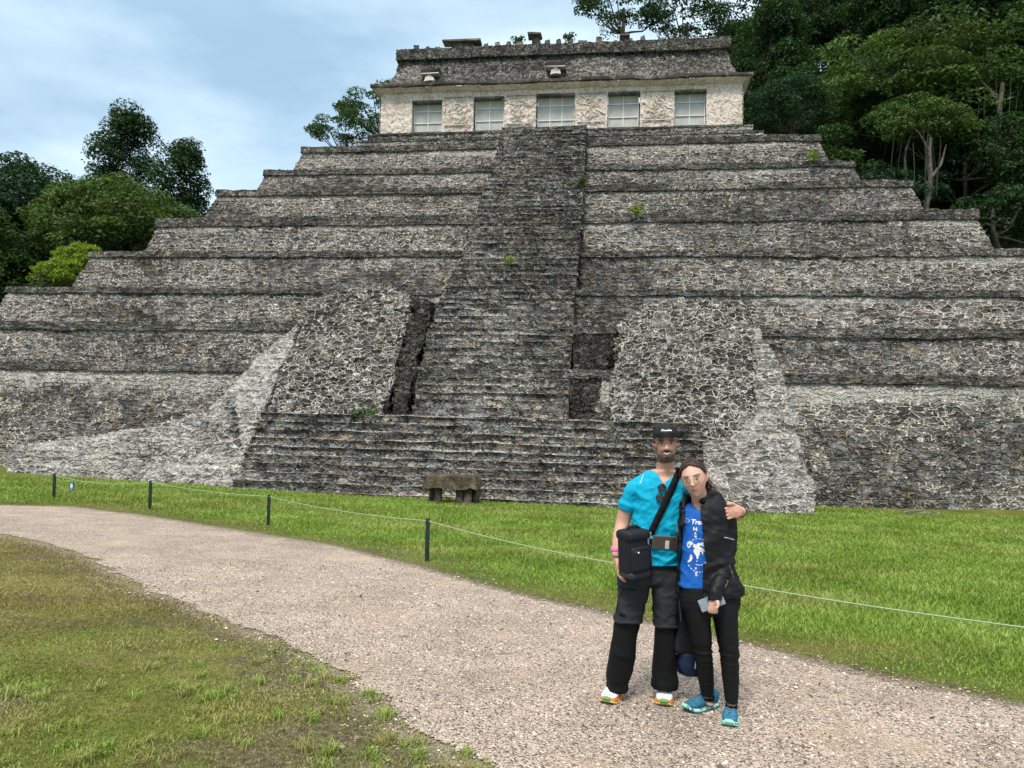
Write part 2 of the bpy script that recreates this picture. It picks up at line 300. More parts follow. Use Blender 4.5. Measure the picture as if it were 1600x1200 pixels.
# the gravel path, its edge nibbled by grass
def resample(P, n):
    s = np.r_[0, np.cumsum(np.hypot(*np.diff(P, axis=0).T))]; t = np.linspace(0, 1, n)**1.0*s[-1]; return np.stack([np.interp(t, s, P[:, i]) for i in (0, 1)], -1)
hx = .032; gx = np.arange(-9, 9, hx); gy = np.arange(2.2, 12.5, hx)
def pathcells(gx, gy, cond):
    X, Y = np.meshgrid(gx, gy, indexing='ij'); w = (fbm(X*3.1, Y*3.1, 0, 21)-.5)*.22+(vn(X*9, Y*9, 0, 4)-.5)*.07
    inside = pathsd(X, Y)+w > 0
    c = inside[:-1, :-1] & inside[1:, 1:] & cond((X[:-1, :-1]+X[1:, 1:])/2, (Y[:-1, :-1]+Y[1:, 1:])/2)
    q = gridq(*X.shape).reshape(X.shape[0]-1, X.shape[1]-1, 4)[c]; used = np.unique(q); mp_ = np.zeros(X.size, int); mp_[used] = np.arange(len(used))
    V = np.stack([X, Y, gz(X, Y)+.006+.006*vn(X*5, Y*5, 0, 8)], -1).reshape(-1, 3)[used]; return V, mp_[q]
inn = lambda x, y: (x > -9) & (x < 8.9) & (y > 2.25) & (y < 12.4)
V1, Q1 = pathcells(gx, gy, lambda x, y: np.ones_like(x, bool) & inn(x, y))
V2, Q2 = pathcells(np.arange(-45.0, 24, .18), np.arange(-6.03, 28, .18), lambda x, y: ~((x > -8.9) & (x < 8.8) & (y > 2.35) & (y < 12.3)))
V2[:, 2] -= .003
path = obj('path', npmesh('path', np.r_[V1, V2], np.r_[Q1, Q2+len(V1)], M_gravel, True), kind='structure')
# loose stones of the gravel, too many to count
def pebbles(n):
    t = (1+5**.5)/2; ico = np.array([[1, 0, 0], [-1, 0, 0], [0, 1, 0], [0, -1, 0], [0, 0, 1], [0, 0, -1]], float)
    fc = np.array([[0, 2, 4], [2, 1, 4], [1, 3, 4], [3, 0, 4], [2, 0, 5], [1, 2, 5], [3, 1, 5], [0, 3, 5]])
    d = np.exp(RNG.uniform(np.log(2.6), np.log(11), n*2)); a = RNG.uniform(-.8, .75, n*2); x, y = d*np.sin(a), d*np.cos(a)
    s = pathsd(x, y); k = s > -.45*RNG.random(n*2)**2; k &= (s > .05) | (RNG.random(n*2) < .55); x, y, d = x[k][:n], y[k][:n], d[k][:n]; n = len(x)
    r = RNG.gamma(4, .0011, n)*(d/4)**.5; ang = RNG.uniform(0, 6.28, n); sc = RNG.uniform(.6, 1.4, (n, 3)); sc[:, 2] *= .7
    P = ico[None]*sc[:, None]*r[:, None, None]*RNG.uniform(.75, 1.25, (n, 6, 1)); c, s_ = np.cos(ang)[:, None], np.sin(ang)[:, None]
    P = np.stack([P[..., 0]*c-P[..., 1]*s_, P[..., 0]*s_+P[..., 1]*c, P[..., 2]], -1)+np.stack([x, y, gz(x, y)+.008], -1)[:, None]
    F = fc[None]+np.arange(n)[:, None, None]*6; return P.reshape(-1, 3), F.reshape(-1, 3), np.repeat(RNG.random(n), 6)
mp_ = M('loose_stone', .9, .25); mp_.col(mp_.ramp(mp_.attr('rv'), [(0, (.05, .045, .04)), (.15, (.13, .11, .10)), (.4, (.34, .27, .22)), (.75, (.50, .40, .33)), (1, (.70, .65, .6))]))
V, F, rv = pebbles(90000)
obj('gravel_stones', npmesh('gravel_stones', V, F, mp_.m, False, {'rv': rv}), label='loose pinkish gravel scattered over the path', cat='gravel', kind='stuff')
# grass blades, too many to count
def grass(n, d0, d1, a0, a1, keep, h0, seed):
    r = np.random.default_rng(seed); d = np.exp(r.uniform(np.log(d0), np.log(d1), n)); a = r.uniform(a0, a1, n); x, y = d*np.sin(a), d*np.cos(a)
    cl = 0.06*np.sqrt(d/5); x = x+r.normal(0, 1, n)*cl*0; k, hm, dry = keep(x, y, r); x, y, d, hm, dry = x[k], y[k], d[k], hm[k], dry[k]; n = len(x)
    h = h0*hm*r.uniform(.5, 1.3, n)*(d/5)**.12; w = .0032*(d/4)**.85*r.uniform(.7, 1.4, n); t = r.uniform(0, 6.28, n); ln = r.uniform(.2, 1.1, n)*h; lt = r.uniform(0, 6.28, n)
    z = gz(x, y); b = np.stack([x, y, z-.004], -1); wv = np.stack([np.cos(t)*w, np.sin(t)*w, 0*w], -1)
    mid = b+np.stack([np.cos(lt)*ln*.35, np.sin(lt)*ln*.35, h*.6], -1); tip = b+np.stack([np.cos(lt)*ln, np.sin(lt)*ln, h], -1)
    V = np.stack([b-wv, b+wv, mid+wv*.7, mid-wv*.7, tip], 1).reshape(-1, 3); o = np.arange(n)[:, None]*5
    return V, (o+np.array([0, 1, 2, 3])), (o+np.array([3, 2, 4])), np.repeat(r.random(n)*.5+.5*vn(x*1.3, y*1.3, 0, 5), 5), np.repeat(dry, 5)
def keep_far(x, y, r):
    s = pathsd(x, y); u = x*UU[0]+y*UU[1]; v = x*NN[0]+y*NN[1]
    fars = polyd(x, y, far) < polyd(x, y, near); e = np.clip((-s)/1.5, 0, 1)
    k = (s+(fbm(x*3.1, y*3.1, 0, 21)-.5)*.3 < -.02) & fars & (v < 30) & (r.random(len(x)) < .10+1.1*e+.5*(fbm(x*1.5, y*1.5, 0, 3)-.4))
    return k, .22+1.0*e**1.5*(.6+.8*fbm(x*.4, y*.9, 0, 12)), np.clip((fbm(x*.35, y*.9, 0, 9)-.42)*1.1+1.2*(1-e)**2*r.random(len(x)), 0, 1)
def keep_near(x, y, r):
    s = pathsd(x, y); nrs = polyd(x, y, near) < polyd(x, y, far); tf = fbm(x*2.3, y*2.3, 0, 31)
    k = (s+(fbm(x*3.1, y*3.1, 0, 21)-.5)*.3 < .16*r.random(len(x))**2) & nrs & (r.random(len(x)) < .3+1.1*(tf-.2)+.5*(y > 6))
    return k, .35+.75*tf+1.1*np.clip((4.3-np.hypot(x, y))*.8, 0, 1)*(x < -2.0), np.clip(.36+.55*np.clip((y-5.6)/1.6, 0, 1)+.9*(fbm(x*1.4, y*1.4, 0, 5)-.5)+.75*(r.random(len(x))-.42), 0, 1)
mg = M('grass_blade', .6, .25); gv = mg.attr('rv'); gd = mg.attr('dry')
gc = mg.mix(gd, mg.ramp(gv, [(0, (.10, .18, .022)), (.5, (.22, .34, .05)), (1, (.40, .54, .14))]), mg.ramp(gv, [(0, (.15, .14, .04)), (.5, (.30, .265, .085)), (1, (.52, .45, .24))])); mg.col(gc)
gt_ = mg.n('BsdfTranslucent', {'Color': gc}); gm = mg.n('MixShader', {0: .3, 1: mg.b.outputs[0], 2: gt_.outputs[0]}); mg.link(gm.outputs[0], mg.o.inputs['Surface'])
for nm, lab, args in (('lawn_grass', 'bright green mown lawn between the path and the pyramid', (420000, 5.0, 31, -.78, .75, keep_far, .047, 3)),
                      ('verge_grass', 'short patchy yellow-green grass in the near left corner', (300000, 2.9, 22, -.85, .05, keep_near, .026, 4))):
    V, Q, T, rv, dry = grass(*args)
    if nm == 'verge_grass':                   # coarser weedy tufts standing up out of the short turf
        r = np.random.default_rng(9); nc = 260; d = np.exp(r.uniform(np.log(3.2), np.log(6.3), nc)); a = r.uniform(-.8, .0, nc); cx, cy = d*np.sin(a), d*np.cos(a); sdn = pathsd(cx, cy); kk = (sdn < .05) & (polyd(cx, cy, near) < polyd(cx, cy, far)); cx, cy = cx[kk], cy[kk]; nb = 46
        x = np.repeat(cx, nb)+r.normal(0, .03, len(cx)*nb); y = np.repeat(cy, nb)+r.normal(0, .03, len(cx)*nb); n = len(x); hh = np.repeat(r.uniform(.03, .075, len(cx)), nb)*r.uniform(.5, 1.2, n); lt = r.uniform(0, 6.28, n); ln = hh*r.uniform(.5, 1.5, n); w = .0028*r.uniform(.7, 1.4, n)
        b = np.stack([x, y, gz(x, y)-.004], -1); wv = np.stack([-np.sin(lt)*w, np.cos(lt)*w, 0*w], -1); mid = b+np.stack([np.cos(lt)*ln*.35, np.sin(lt)*ln*.35, hh*.7], -1); tip = b+np.stack([np.cos(lt)*ln, np.sin(lt)*ln, hh*.9], -1)
        V2_ = np.stack([b-wv, b+wv, mid+wv*.8, mid-wv*.8, tip], 1).reshape(-1, 3); o = np.arange(n)[:, None]*5+len(V); V = np.r_[V, V2_]; Q = np.r_[Q, o+np.array([0, 1, 2, 3])]; T = np.r_[T, o+np.array([3, 2, 4])]
        rv = np.r_[rv, np.repeat(.25+.6*r.random(n), 5)]; dry = np.r_[dry, np.repeat(np.clip(np.repeat(r.random(len(cx))**1.5, nb)+.3*(r.random(n)-.5), 0, 1), 5)]
    obj(nm, npmesh(nm, V, [Q, T], mg.m, False, {'rv': rv, 'dry': dry}), label=lab, cat='grass', kind='stuff')
# ---------------------------------------------------------------- the stepped pyramid (frame: u right, v inward, w up)
UC = -4.2; V0 = 26.0
pyr = thing('stepped_pyramid', 'huge grey stone stepped pyramid with a central stairway under the white temple', 'pyramid', (UU*UC+NN*V0).tolist()+[0], -YAW)
def onplane(px, py, a, b=0.):             # photo pixel -> (u,v,w) on the plane v = a + b*w
    r = ray(px, py); n = r[0]*NN[0]+r[1]*NN[1]; t = (a+b*CAMH)/(n-b*r[2]); P = C0+r*t
    return np.array([P[0]*UU[0]+P[1]*UU[1], a+b*P[2], P[2]])
def loc(A): A = np.array(A, float); A[..., 0] -= UC; A[..., 1] -= V0; return A
def toworld(A): A = np.asarray(A, float); return np.stack([A[..., 0]*UU[0]+A[..., 1]*NN[0], A[..., 0]*UU[1]+A[..., 1]*NN[1], A[..., 2]], -1)
def rag(P, amp=.08, sd=0):                # uneven, settled masonry
    u, v, w = P[..., 0], P[..., 1], P[..., 2]
    P = P.copy(); P[..., 1] += (fbm(u*.35, w*.6, v*.3, sd)-.5)*amp*4+(vn(u*2.2, w*2.2, v*2, sd+5)-.5)*amp
    P[..., 2] += (fbm(u*.45, v*.3, 3.3, sd+9)-.5)*amp*3+(vn(u*2.5, v*2.5, w*1, sd+2)-.5)*amp*.9
    P[..., 0] += (vn(w*1.3, v*1.3, u*.4, sd+7)-.5)*amp*2; return P
# v of the top front edge, left/right photo corners of that edge, band height
TI = [('1', 32.0, None, 3.38, .45, 33.2), ('2', 34.0, None, 5.45, .5, 31.0), ('3', 36.0, ((10, 447), None), None, .4, 28.6), ('4', 38.5, ((140, 392), (1620, 388)), None, .42, 0), ('5', 41, ((245, 340), (1528, 325)), None, .62, 0),
      ('6', 43, ((338, 296), (1426, 280)), None, .48, 0), ('7', 45, ((413, 265), (1335, 249)), None, .45, 0), ('8', 47, ((472, 229), (1281, 208)), None, .5, 0), ('9', 48.4, ((556, 218), (1194, 202)), None, .25, 0), ('10', 49.1, ((574, 209), (1177, 193)), None, .2, 0)]
tiers = []
for nm, v, cn, w, bh, hw in TI:
    if cn is None: ul, ur, wl, wr = UC-hw, UC+hw, w, w
    elif cn[1] is None: a = onplane(*cn[0], v); ul, wl = a[0], a[2]; ur, wr = 2*UC-ul, wl-.05
    else: a = onplane(*cn[0], v); b = onplane(*cn[1], v); ul, wl, ur, wr = a[0], a[2], b[0], b[2]
    tiers.append((nm, v, ul, ur, wl, wr, bh))
def line(pts, step):
    r = [np.array(pts[0], float)]
    for a, b in zip(pts[:-1], pts[1:]):
        a, b = np.array(a, float), np.array(b, float); n = max(1, int(np.linalg.norm(b-a)/step+.5)); r += [a+(b-a)*i/n for i in range(1, n+1)]
    return np.array(r)
def shell(ul, ur, v, wl, wr, prof, st=.075, back=5.0):    # prof: (outset, dw) rows; dw measured down from the top edge
    us = np.linspace(0, 1, int((ur-ul)/st)); ns = int(back/.35); sb = np.linspace(1, 0, ns)[:-1]
    S_ = [(0, -1, b) for b in sb]+[(u, 0, 0) for u in us]+[(1, 1, b) for b in sb[::-1]]
    S_ = np.array(S_); o = prof[:, 0][:, None]; dw = prof[:, 1][:, None]
    t = S_[:, 0][None]; sdv = S_[:, 1][None]; bk = S_[:, 2][None]
    u = (ul-o)*(1-t)+(ur+o)*t; vv = v-o+bk*back; w = wl*(1-t)+wr*t+dw
    return np.stack([u, vv+0*u, w+0*u], -1)
BAT = .36
for i, (nm, v, ul, ur, wl, wr, bh) in enumerate(tiers):
    lo = -2.6 if i == 0 else max(tiers[i-1][4], tiers[i-1][5])-.25; H = min(wl, wr)-lo; last = i >= 8; out = .11 if not last else .05
    bat = BAT if not last else .1
    pw = line([(bat*(H-bh)+.02, -H), (.02, -bh), (-.02, -bh+.16)], .075); pb = line([(-.12, -bh-.0), (out, -bh+.02), (out*.6, -.02), (0, 0)], .06); pt = line([(0, 0), (-.35, .01), (-2.4, .04)], .3)
    back = 9.0 if i < 8 else 6.0
    for part, pr, mt in (('terrace_wall', pw, MS_wall), ('terrace_cornice', np.r_[pb, pt[1:]], MS_band)):
        P = rag(shell(ul, ur, v, wl, wr, pr, back=back), .05, i); f = np.broadcast_to((np.arange(len(pr))/(len(pr)-1))[:, None], P.shape[:2])
        n1 = fbm(P[..., 0]*.22, P[..., 2]*1.2, i*3.1, 40); n2 = fbm(P[..., 0]*.12+i*7, P[..., 2]*.5, 0, 44)
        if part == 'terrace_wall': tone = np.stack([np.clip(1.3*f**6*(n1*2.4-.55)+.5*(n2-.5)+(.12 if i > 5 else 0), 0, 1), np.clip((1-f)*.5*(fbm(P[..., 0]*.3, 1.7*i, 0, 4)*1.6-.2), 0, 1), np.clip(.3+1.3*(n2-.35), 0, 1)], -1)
        else: tone = np.stack([np.clip(.9*(n1-.48)+.12*(P[..., 2] > 14), 0, 1), .0+.45*n2, np.clip(.9*(n1-.3), 0, 1)], -1)
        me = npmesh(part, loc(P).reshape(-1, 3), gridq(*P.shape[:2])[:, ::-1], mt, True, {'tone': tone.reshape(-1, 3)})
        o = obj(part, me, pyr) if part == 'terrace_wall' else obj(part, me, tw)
        if part == 'terrace_wall': tw = o
# pieces built from an outline: a face in the plane v=a+b*w, edges turned back into the masonry
def mass(name, poly, a, b, mt, depth, parent, bulge=0., tone=(.3, 0, .6), st=.08, sd=0, tonef=None, amp=.06):
    pts = np.array([onplane(x, y, a, b) for x, y in poly]); lo, hi = pts.min(0)-.3, pts.max(0)+.3
    u, w = np.meshgrid(np.arange(lo[0], hi[0], st), np.arange(lo[2], hi[2], st*.75), indexing='ij')
    jx = (fbm(w*1.6, u*1.6, 0, 60+sd)-.5)*.35; jy = (fbm(u*1.6, w*1.6, 0, 61+sd)-.5)*.3
    ins = inpoly(u+jx, w+jy, pts[:, [0, 2]])
    d = polyd(u, w, np.r_[pts, pts[:1]][:, [0, 2]]); rnd = np.clip(d/.5, 0, 1)
    v = a+b*w-bulge*np.sqrt(np.clip(d/2.2, 0, 1))+.16*(1-rnd)**2
    P = rag(np.stack([u, v, w], -1), amp, sd); c = ins[:-1, :-1] & ins[1:, 1:] & ins[1:, :-1] & ins[:-1, 1:]
    n, m_ = u.shape; q = gridq(n, m_).reshape(n-1, m_-1, 4)[c]; N = n*m_; front = loc(P).reshape(-1, 3); nb = int(depth/.25)+1
    E = np.concatenate([q[:, [k, (k+1) % 4]] for k in range(4)]); key = E.min(1)*N+E.max(1); uq, inv, cnt = np.unique(key, return_inverse=True, return_counts=True); be = E[cnt[inv] == 1]
    V = [front]; F = [q]
    for k in range(1, nb+1):
        V.append(front+np.array([0, depth*k/nb, 0])+(RNG.random(front.shape)-.5)*.05)
        F.append(np.stack([be[:, 0]+(k-1)*N, be[:, 0]+k*N, be[:, 1]+k*N, be[:, 1]+(k-1)*N], 1))
    V = np.concatenate(V); F = np.concatenate(F); us = np.unique(F); mp2 = np.zeros(len(V), int); mp2[us] = np.arange(len(us))
    T = np.broadcast_to(np.array(tone, float), (N, 3)).copy() if tonef is None else tonef(u, w).reshape(-1, 3)
    T[:, 0] += .5*(fbm(u*.6, w*.6, 0, 70+sd).ravel()-.45); T[:, 2] += .8*(fbm(u*.5, w*.5, 0, 71+sd).ravel()-.45)
    return obj(name, npmesh(name, V[us], mp2[F], mt, True, {'tone': np.clip(np.tile(T, (nb+1, 1))[us], 0, 1)}), parent)
A1, B1 = 28.3, 1.0
mass('rubble_buttress', [(640, 458), (652, 470), (636, 520), (615, 600), (606, 655), (600, 720), (360, 765), (385, 690), (402, 655), (420, 600), (452, 520), (475, 478), (520, 450), (580, 440)], A1, B1, MS_rubble, 3.2, pyr, .35, (.02, .3, .7), sd=1, amp=.11)
mass('rubble_buttress', [(948, 655), (952, 590), (962, 505), (985, 478), (1030, 464), (1100, 461), (1165, 470), (1185, 505), (1200, 560), (1235, 800), (1140, 820), (1092, 820), (1090, 720), (945, 720)], A1, B1, MS_rubble, 3.2, pyr, .35, (.08, .25, .8), sd=2, amp=.11)
mass('pale_edging', [(438, 520), (462, 500), (470, 512), (440, 570), (425, 602), (404, 665), (385, 712), (357, 775), (205, 772), (214, 745), (255, 700), (300, 655), (345, 618), (395, 560)], A1-.25, B1, MS_pale, 2.2, pyr, .12, (.35, 0, .6), sd=3)
mass('pale_edging', [(1168, 520), (1182, 505), (1192, 512), (1222, 560), (1240, 620), (1250, 660), (1268, 730), (1287, 812), (1100, 812), (1094, 690), (1150, 670), (1178, 640), (1176, 570)], A1-.25, B1, MS_pale, 2.2, pyr, .12, (.15, .25, .6), sd=4)
mass('pale_apron', [(4, 765), (4, 696), (60, 688), (150, 676), (230, 664), (300, 640), (350, 632), (370, 690), (370, 790), (60,790)], 27.75, .5, MS_pale, 1.8, pyr, 0, (.3, .1, .6), sd=5)
# stairs
def stair(name, u0, u1, w0, w1, v0, v1, n, mt, parent, sd=0, st=.075, tonef=None):
    pr = [(v0, w0-2.2)]
    for i in range(n):
        wa = w0+(w1-w0)*i/n; wb = w0+(w1-w0)*(i+1)/n; va = v0+(v1-v0)*i/n; vb = v0+(v1-v0)*(i+1)/n
        wb2 = wb+(random.random()-.5)*.05; va2 = va+(random.random()-.5)*.05
        pr += [(va2, wa+.02), (va2-.02, wa+(wb-wa)*.55), (va2-.075, wb2-.035), (va2-.05, wb2), (vb-.03, wb2+.01)]
    pr.append((v1+2, w1)); pr = np.array(pr); nu = int((max(u1(w0), u1(w1))-min(u0(w0), u0(w1)))/st); t = np.linspace(0, 1, nu)
    U = np.stack([u0(w)+(u1(w)-u0(w))*t for w in pr[:, 1]]); P = np.stack([U, pr[:, 0][:, None]+0*U, pr[:, 1][:, None]+0*U], -1)
    P[..., 2] += (vn(U*1.1, pr[:, 1][:, None]*3.5, 0, sd)-.5)*.06; P[..., 1] += (vn(U*1.3, pr[:, 1][:, None]*3.7, 0, sd+1)-.5)*.09; P = rag(P, .028, sd)
    n1 = fbm(P[..., 0]*.35, P[..., 2]*.35, 0, 45+sd); nose_ = ((np.arange(len(pr))-1) % 5 >= 3)[:, None]*(.95 if n < 20 else .5)*fbm(P[..., 0]*.8, pr[:, 1][:, None]*7, 0, 46); n1 = n1+nose_*1.0; tone = np.stack([np.clip(.5*(n1-.45), 0, 1), np.clip(.6*(fbm(P[..., 0]*.5, P[..., 2]*.4, 0, 48+sd)-.45), 0, 1), np.clip(.8*(n1-.35), 0, 1)], -1)
    V = [P]; k = P.copy(); k[..., 1] = np.maximum(k[..., 1]+1.6, 0); k0 = k[:, :1]; k1 = k[:, -1:]
    for a in (.4, .8, 1.2): pass
    side = lambda e, s: np.concatenate([P[:, e:e+1]+np.array([0, a, 0]) for a in ((1.8, 1.2, .6) if s else (.6, 1.2, 1.8))], 1)
    PP = np.concatenate([side(0, 1), P, side(nu-1, 0)], 1) if True else P; TT = np.concatenate([np.repeat(tone[:, :1], 3, 1), tone, np.repeat(tone[:, -1:], 3, 1)], 1)
    return obj(name, npmesh(name, loc(PP).reshape(-1, 3), gridq(*PP.shape[:2])[:, ::-1], mt, True, {'tone': TT.reshape(-1, 3)}), parent)
SA, SB = 28.75, .960
pl = [onplane(x, y, SA, SB) for x, y in ((783, 206), (768, 268), (750, 312), (738, 352), (722, 402), (690, 455), (665, 520), (640, 650))]
pr_ = [onplane(x, y, SA, SB) for x, y in ((917, 200), (914, 268), (911, 330), (905, 400), (900, 460), (893, 560), (888, 650))]
fl = lambda w, p=pl: float(np.interp(w, [q[2] for q in p][::-1], [q[0] for q in p][::-1])); fr = lambda w, p=pr_: float(np.interp(w, [q[2] for q in p][::-1], [q[0] for q in p][::-1]))
wt = onplane(850, 203, SA+.3, SB)[2]; wb = onplane(760, 650, SA, SB)[2]
print('stair w', wb, wt, 'u', fl(wb), fr(wb), fl(wt), fr(wt))
stair('upper_stairway', fl, fr, wb-.3, wt, SA+SB*wb, SA+SB*wt, 56, MS_stair, pyr, 3)
stair('lower_stairway', lambda w: onplane(372, 750, 27)[0], lambda w: onplane(1104, 795, 27)[0], -1.7, wb, 26.3, 28.9, 10, MS_stair, pyr, 8)
print('tiers', [(t[0], round(t[4], 2), round(t[5], 2), round(t[2], 1), round(t[3], 1)) for t in tiers])
# added masses in the two slots beside the stair, toned dark for their shade
mass('slot_shade_mass', [(642, 455), (668, 462), (673, 490), (665, 520), (652, 580), (642, 665), (600, 668), (612, 590), (630, 500)], 28.95, .82, MS_gap, 1.6, pyr, 0, (0, .35, .1), sd=9, amp=.2)
mass('slot_shade_mass', [(893, 520), (962, 520), (952, 600), (946, 668), (882, 668)], 30.75, .36, MS_gap, .8, pyr, 0, (0, .3, .1), sd=10, amp=.12)
# ---------------------------------------------------------------- temple on top
TV = 49.9
a = onplane(593, 208, TV); b = onplane(1160, 192, TV); ct = onplane(593, 149, TV); cu = onplane(1165, 124, TV)
tl, tr, tb, tt = a[0], b[0], (a[2]+b[2])/2, (ct[2]+cu[2])/2; TC = (tl+tr)/2
print('temple', tl, tr, tb, tt)
tem = thing('temple_building', 'white plastered temple with five barred doorways and a sloping stone roof on the pyramid top', 'temple', (UU*TC+NN*TV).tolist()+[tb], -YAW)
def tloc(A): A = np.array(A, float); A[..., 0] -= TC; A[..., 1] -= TV; A[..., 2] -= tb; return A
H = tt-tb; doors = [(643, 689, 157), (740, 786, 151), (838, 897, 146), (949, 998, 143), (1053, 1103, 140)]
hole = []
for x0, x1, y in doors:
    p = onplane(x0, 203, TV); q = onplane(x1, 200, TV); h = onplane((x0+x1)/2, y, TV); hole.append((p[0]-TC, q[0]-TC, h[2]-tb))
def holed_wall(u0, u1, w0, w1, holes, v, th, mt, st=.07, sd=0):
    u, w = np.meshgrid(np.arange(u0, u1+st, st), np.arange(w0, w1+st, st), indexing='ij'); cu_, cw = (u[:-1, :-1]+u[1:, 1:])/2, (w[:-1, :-1]+w[1:, 1:])/2; c = np.ones_like(cu_, bool)
    for a, b, h in holes: c &= ~((cu_ > a) & (cu_ < b) & (cw < h))
    n, m_ = u.shape; P = np.stack([u, v+.0*u, w], -1); P[..., 1] += (fbm(u*.8, w*.8, 0, sd)-.5)*.06
    q = gridq(n, m_).reshape(n-1, m_-1, 4)[c]; N = n*m_; front = P.reshape(-1, 3)
    E = np.concatenate([q[:, [k, (k+1) % 4]] for k in range(4)]); key = E.min(1)*N+E.max(1); uq, inv, cnt = np.unique(key, return_inverse=True, return_counts=True); be = E[cnt[inv] == 1]
    V = [front]; F = [q]; nb = 6
    for k in range(1, nb+1):
        V.append(front+np.array([0, th*k/nb, 0])); F.append(np.stack([be[:, 0]+(k-1)*N, be[:, 0]+k*N, be[:, 1]+k*N, be[:, 1]+(k-1)*N], 1))
    V = np.concatenate(V); F = np.concatenate(F); us = np.unique(F); mp2 = np.zeros(len(V), int); mp2[us] = np.arange(len(us)); return npmesh('wall', V[us], mp2[F], mt)
hu = (tr-tl)/2
front = obj('front_wall', holed_wall(-hu, hu, -.1, H, hole, 0, 1.1, M_plaster), tem)
for s in (-1, 1):
    y, z = np.meshgrid(np.arange(0, 7, .1), np.arange(-.1, H, .1), indexing='ij'); P = np.stack([s*hu+0*y, y, z], -1)
    obj('side_wall', npmesh('side_wall', P.reshape(-1, 3), gridq(*y.shape)[:, ::-s], M_plaster), tem)
bb = B().box((0, 7.1, H/2), (2*hu, .3, H)); obj('back_wall', bb.mesh('back_wall', M_plaster), tem)
bb = B().box((0, 3.4, -.06), (2*hu-.1, 6.6, .1)); obj('floor', bb.mesh('floor', M_slab), tem)
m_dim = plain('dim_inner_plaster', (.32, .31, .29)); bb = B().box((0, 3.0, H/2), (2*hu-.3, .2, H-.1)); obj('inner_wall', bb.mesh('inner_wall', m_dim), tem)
# relief panels on the piers: thin raised figures in stucco
edges = [-hu]+[e for h in hole for e in h[:2]]+[hu]; m_rel = plain('stucco_relief', (.62, .57, .50), .9, .2, .5, 9, .02)
for k in range(1, 5):
    x0, x1 = hole[k-1][1], hole[k][0]; cx = (x0+x1)/2; r = B(); rr = random.Random(k)
    r.box((cx, -.035, H-.42), (x1-x0-.4, .06, .06)); r.box((cx, -.035, .35), (x1-x0-.4, .06, .06))
    for _ in range(34):
        px = cx+rr.gauss(0, .32)*(x1-x0)*.5; pz = .5+rr.random()*(H-1.1); ang = rr.random()*3; L_ = rr.uniform(.1, .4)
        t = np.linspace(-1, 1, 5); cc = rr.uniform(-.15, .15); pts = np.stack([px+t*L_*cos(ang)+cc*t*t*sin(ang), -.008+0*t, pz+t*L_*sin(ang)-cc*t*t*cos(ang)], -1)
        r.tube(pts, rr.uniform(.018, .034), 5)
    obj('stucco_relief', r.mesh('stucco_relief', m_rel, True), tem)
# barred gates in the doorways
m_bar = plain('white_metal_bar', (.78, .79, .8), .5); m_pan = plain('grey_gate_mesh', (.48, .49, .48), .7, .3, .2, 2)
for k, (u0, u1, h) in enumerate(hole):
    g = obj('door_gate', B().box(((u0+u1)/2, .55, h/2-.03), (u1-u0-.02, .03, h-.06)).mesh('door_gate', m_pan), tem)
    n = 3 if k == 2 else 2; bars = B()
    for i in range(n+1): bars.box((u0+.04+(u1-u0-.08)*i/n, .5, h/2-.03), (.055, .05, h-.06))
    for z in ([.05, h*.34, h*.72] if k != 2 else [.05, h*.3, h*.72]): bars.box(((u0+u1)/2, .487, z), (u1-u0-.04, .05, .055))
    obj('gate_bars', bars.mesh('gate_bars', m_bar), g)
    obj('door_lintel', B().box(((u0+u1)/2, .28, h-.04), (u1-u0-.02, .5, .1)).mesh('door_lintel', M_slab), tem)
def ring(prof, hw, dp, st=.1, ks=.42):            # mitred moulding around front and sides
    us = np.linspace(-1, 1, int(2*hw/st)); S_ = [(-1, b) for b in np.linspace(1, 0, 30)[:-1]]+[(u, 0) for u in us]+[(1, b) for b in np.linspace(0, 1, 30)[1:]]; S_ = np.array(S_)
    o = prof[:, 0][:, None]; P = np.stack([S_[:, 0][None]*(hw+np.where(o < 0, o*ks, o)), -o+S_[:, 1][None]*(dp+2*o), prof[:, 1][:, None]+0*S_[:, 0][None]], -1); return P
def ringobj(nm, prof, mt, tone=(.2, .2, .1), amp=.03, sd=0, parent=tem, dp=7.2):
    P = rag(ring(prof, hu, dp), amp, sd); T = np.broadcast_to(np.array(tone, float), P.shape).copy(); T[..., 0] += .9*(fbm(P[..., 0]*.35, P[..., 2]*.9, 0, sd+33)-.42)
    return obj(nm, npmesh(nm, P.reshape(-1, 3), gridq(*P.shape[:2])[:, ::-1], mt, True, {'tone': np.clip(T, 0, 1).reshape(-1, 3)}), parent)
M_edge = M('blackened_cornice_edge', .9, .2); v_ = M_edge.co(); M_edge.col(M_edge.mul(M_edge.ramp(M_edge.noise(v_, 1.5, 6, .75), [(.3, (.02, .019, .018)), (.52, (.07, .066, .06)), (.7, (.30, .28, .26))]), M_edge.ramp(M_edge.noise(v_, 9, 5, .7), [(.3, .5), (.7, 1.3)]))); M_edge.disp(M_edge.noise(v_, 4, 5, .7), .08); M_edge = M_edge.m
ringobj('cornice_soffit', line([(-.2, H-.12), (.05, H-.1), (.5, H+.12)], .1), M_plaster, amp=.05, sd=2)
ringobj('middle_cornice', line([(.5, H+.12), (.62, H+.16), (.60, H+.42), (.3, H+.46), (-.3, H+.5)], .09), M_edge, amp=.06, sd=3)
rt = onplane(622, 104, TV+2.0); ru = onplane(1140, 82, TV+2.0); rw = (rt[2]+ru[2])/2-tb; rin = hu-(ru[0]-rt[0])/2
tp = onplane(880, 72, TV+2.0)[2]-tb; print('roof', rw, rin, tp, H)
ringobj('roof_slope', line([(-.25, H+.47), (-1.3, H+.47+(rw-H-.47)*.62), (-1.55, rw), (-1.56, rw+.3)], .08), MS_roof, (.15, .1, .2), .05, 4)
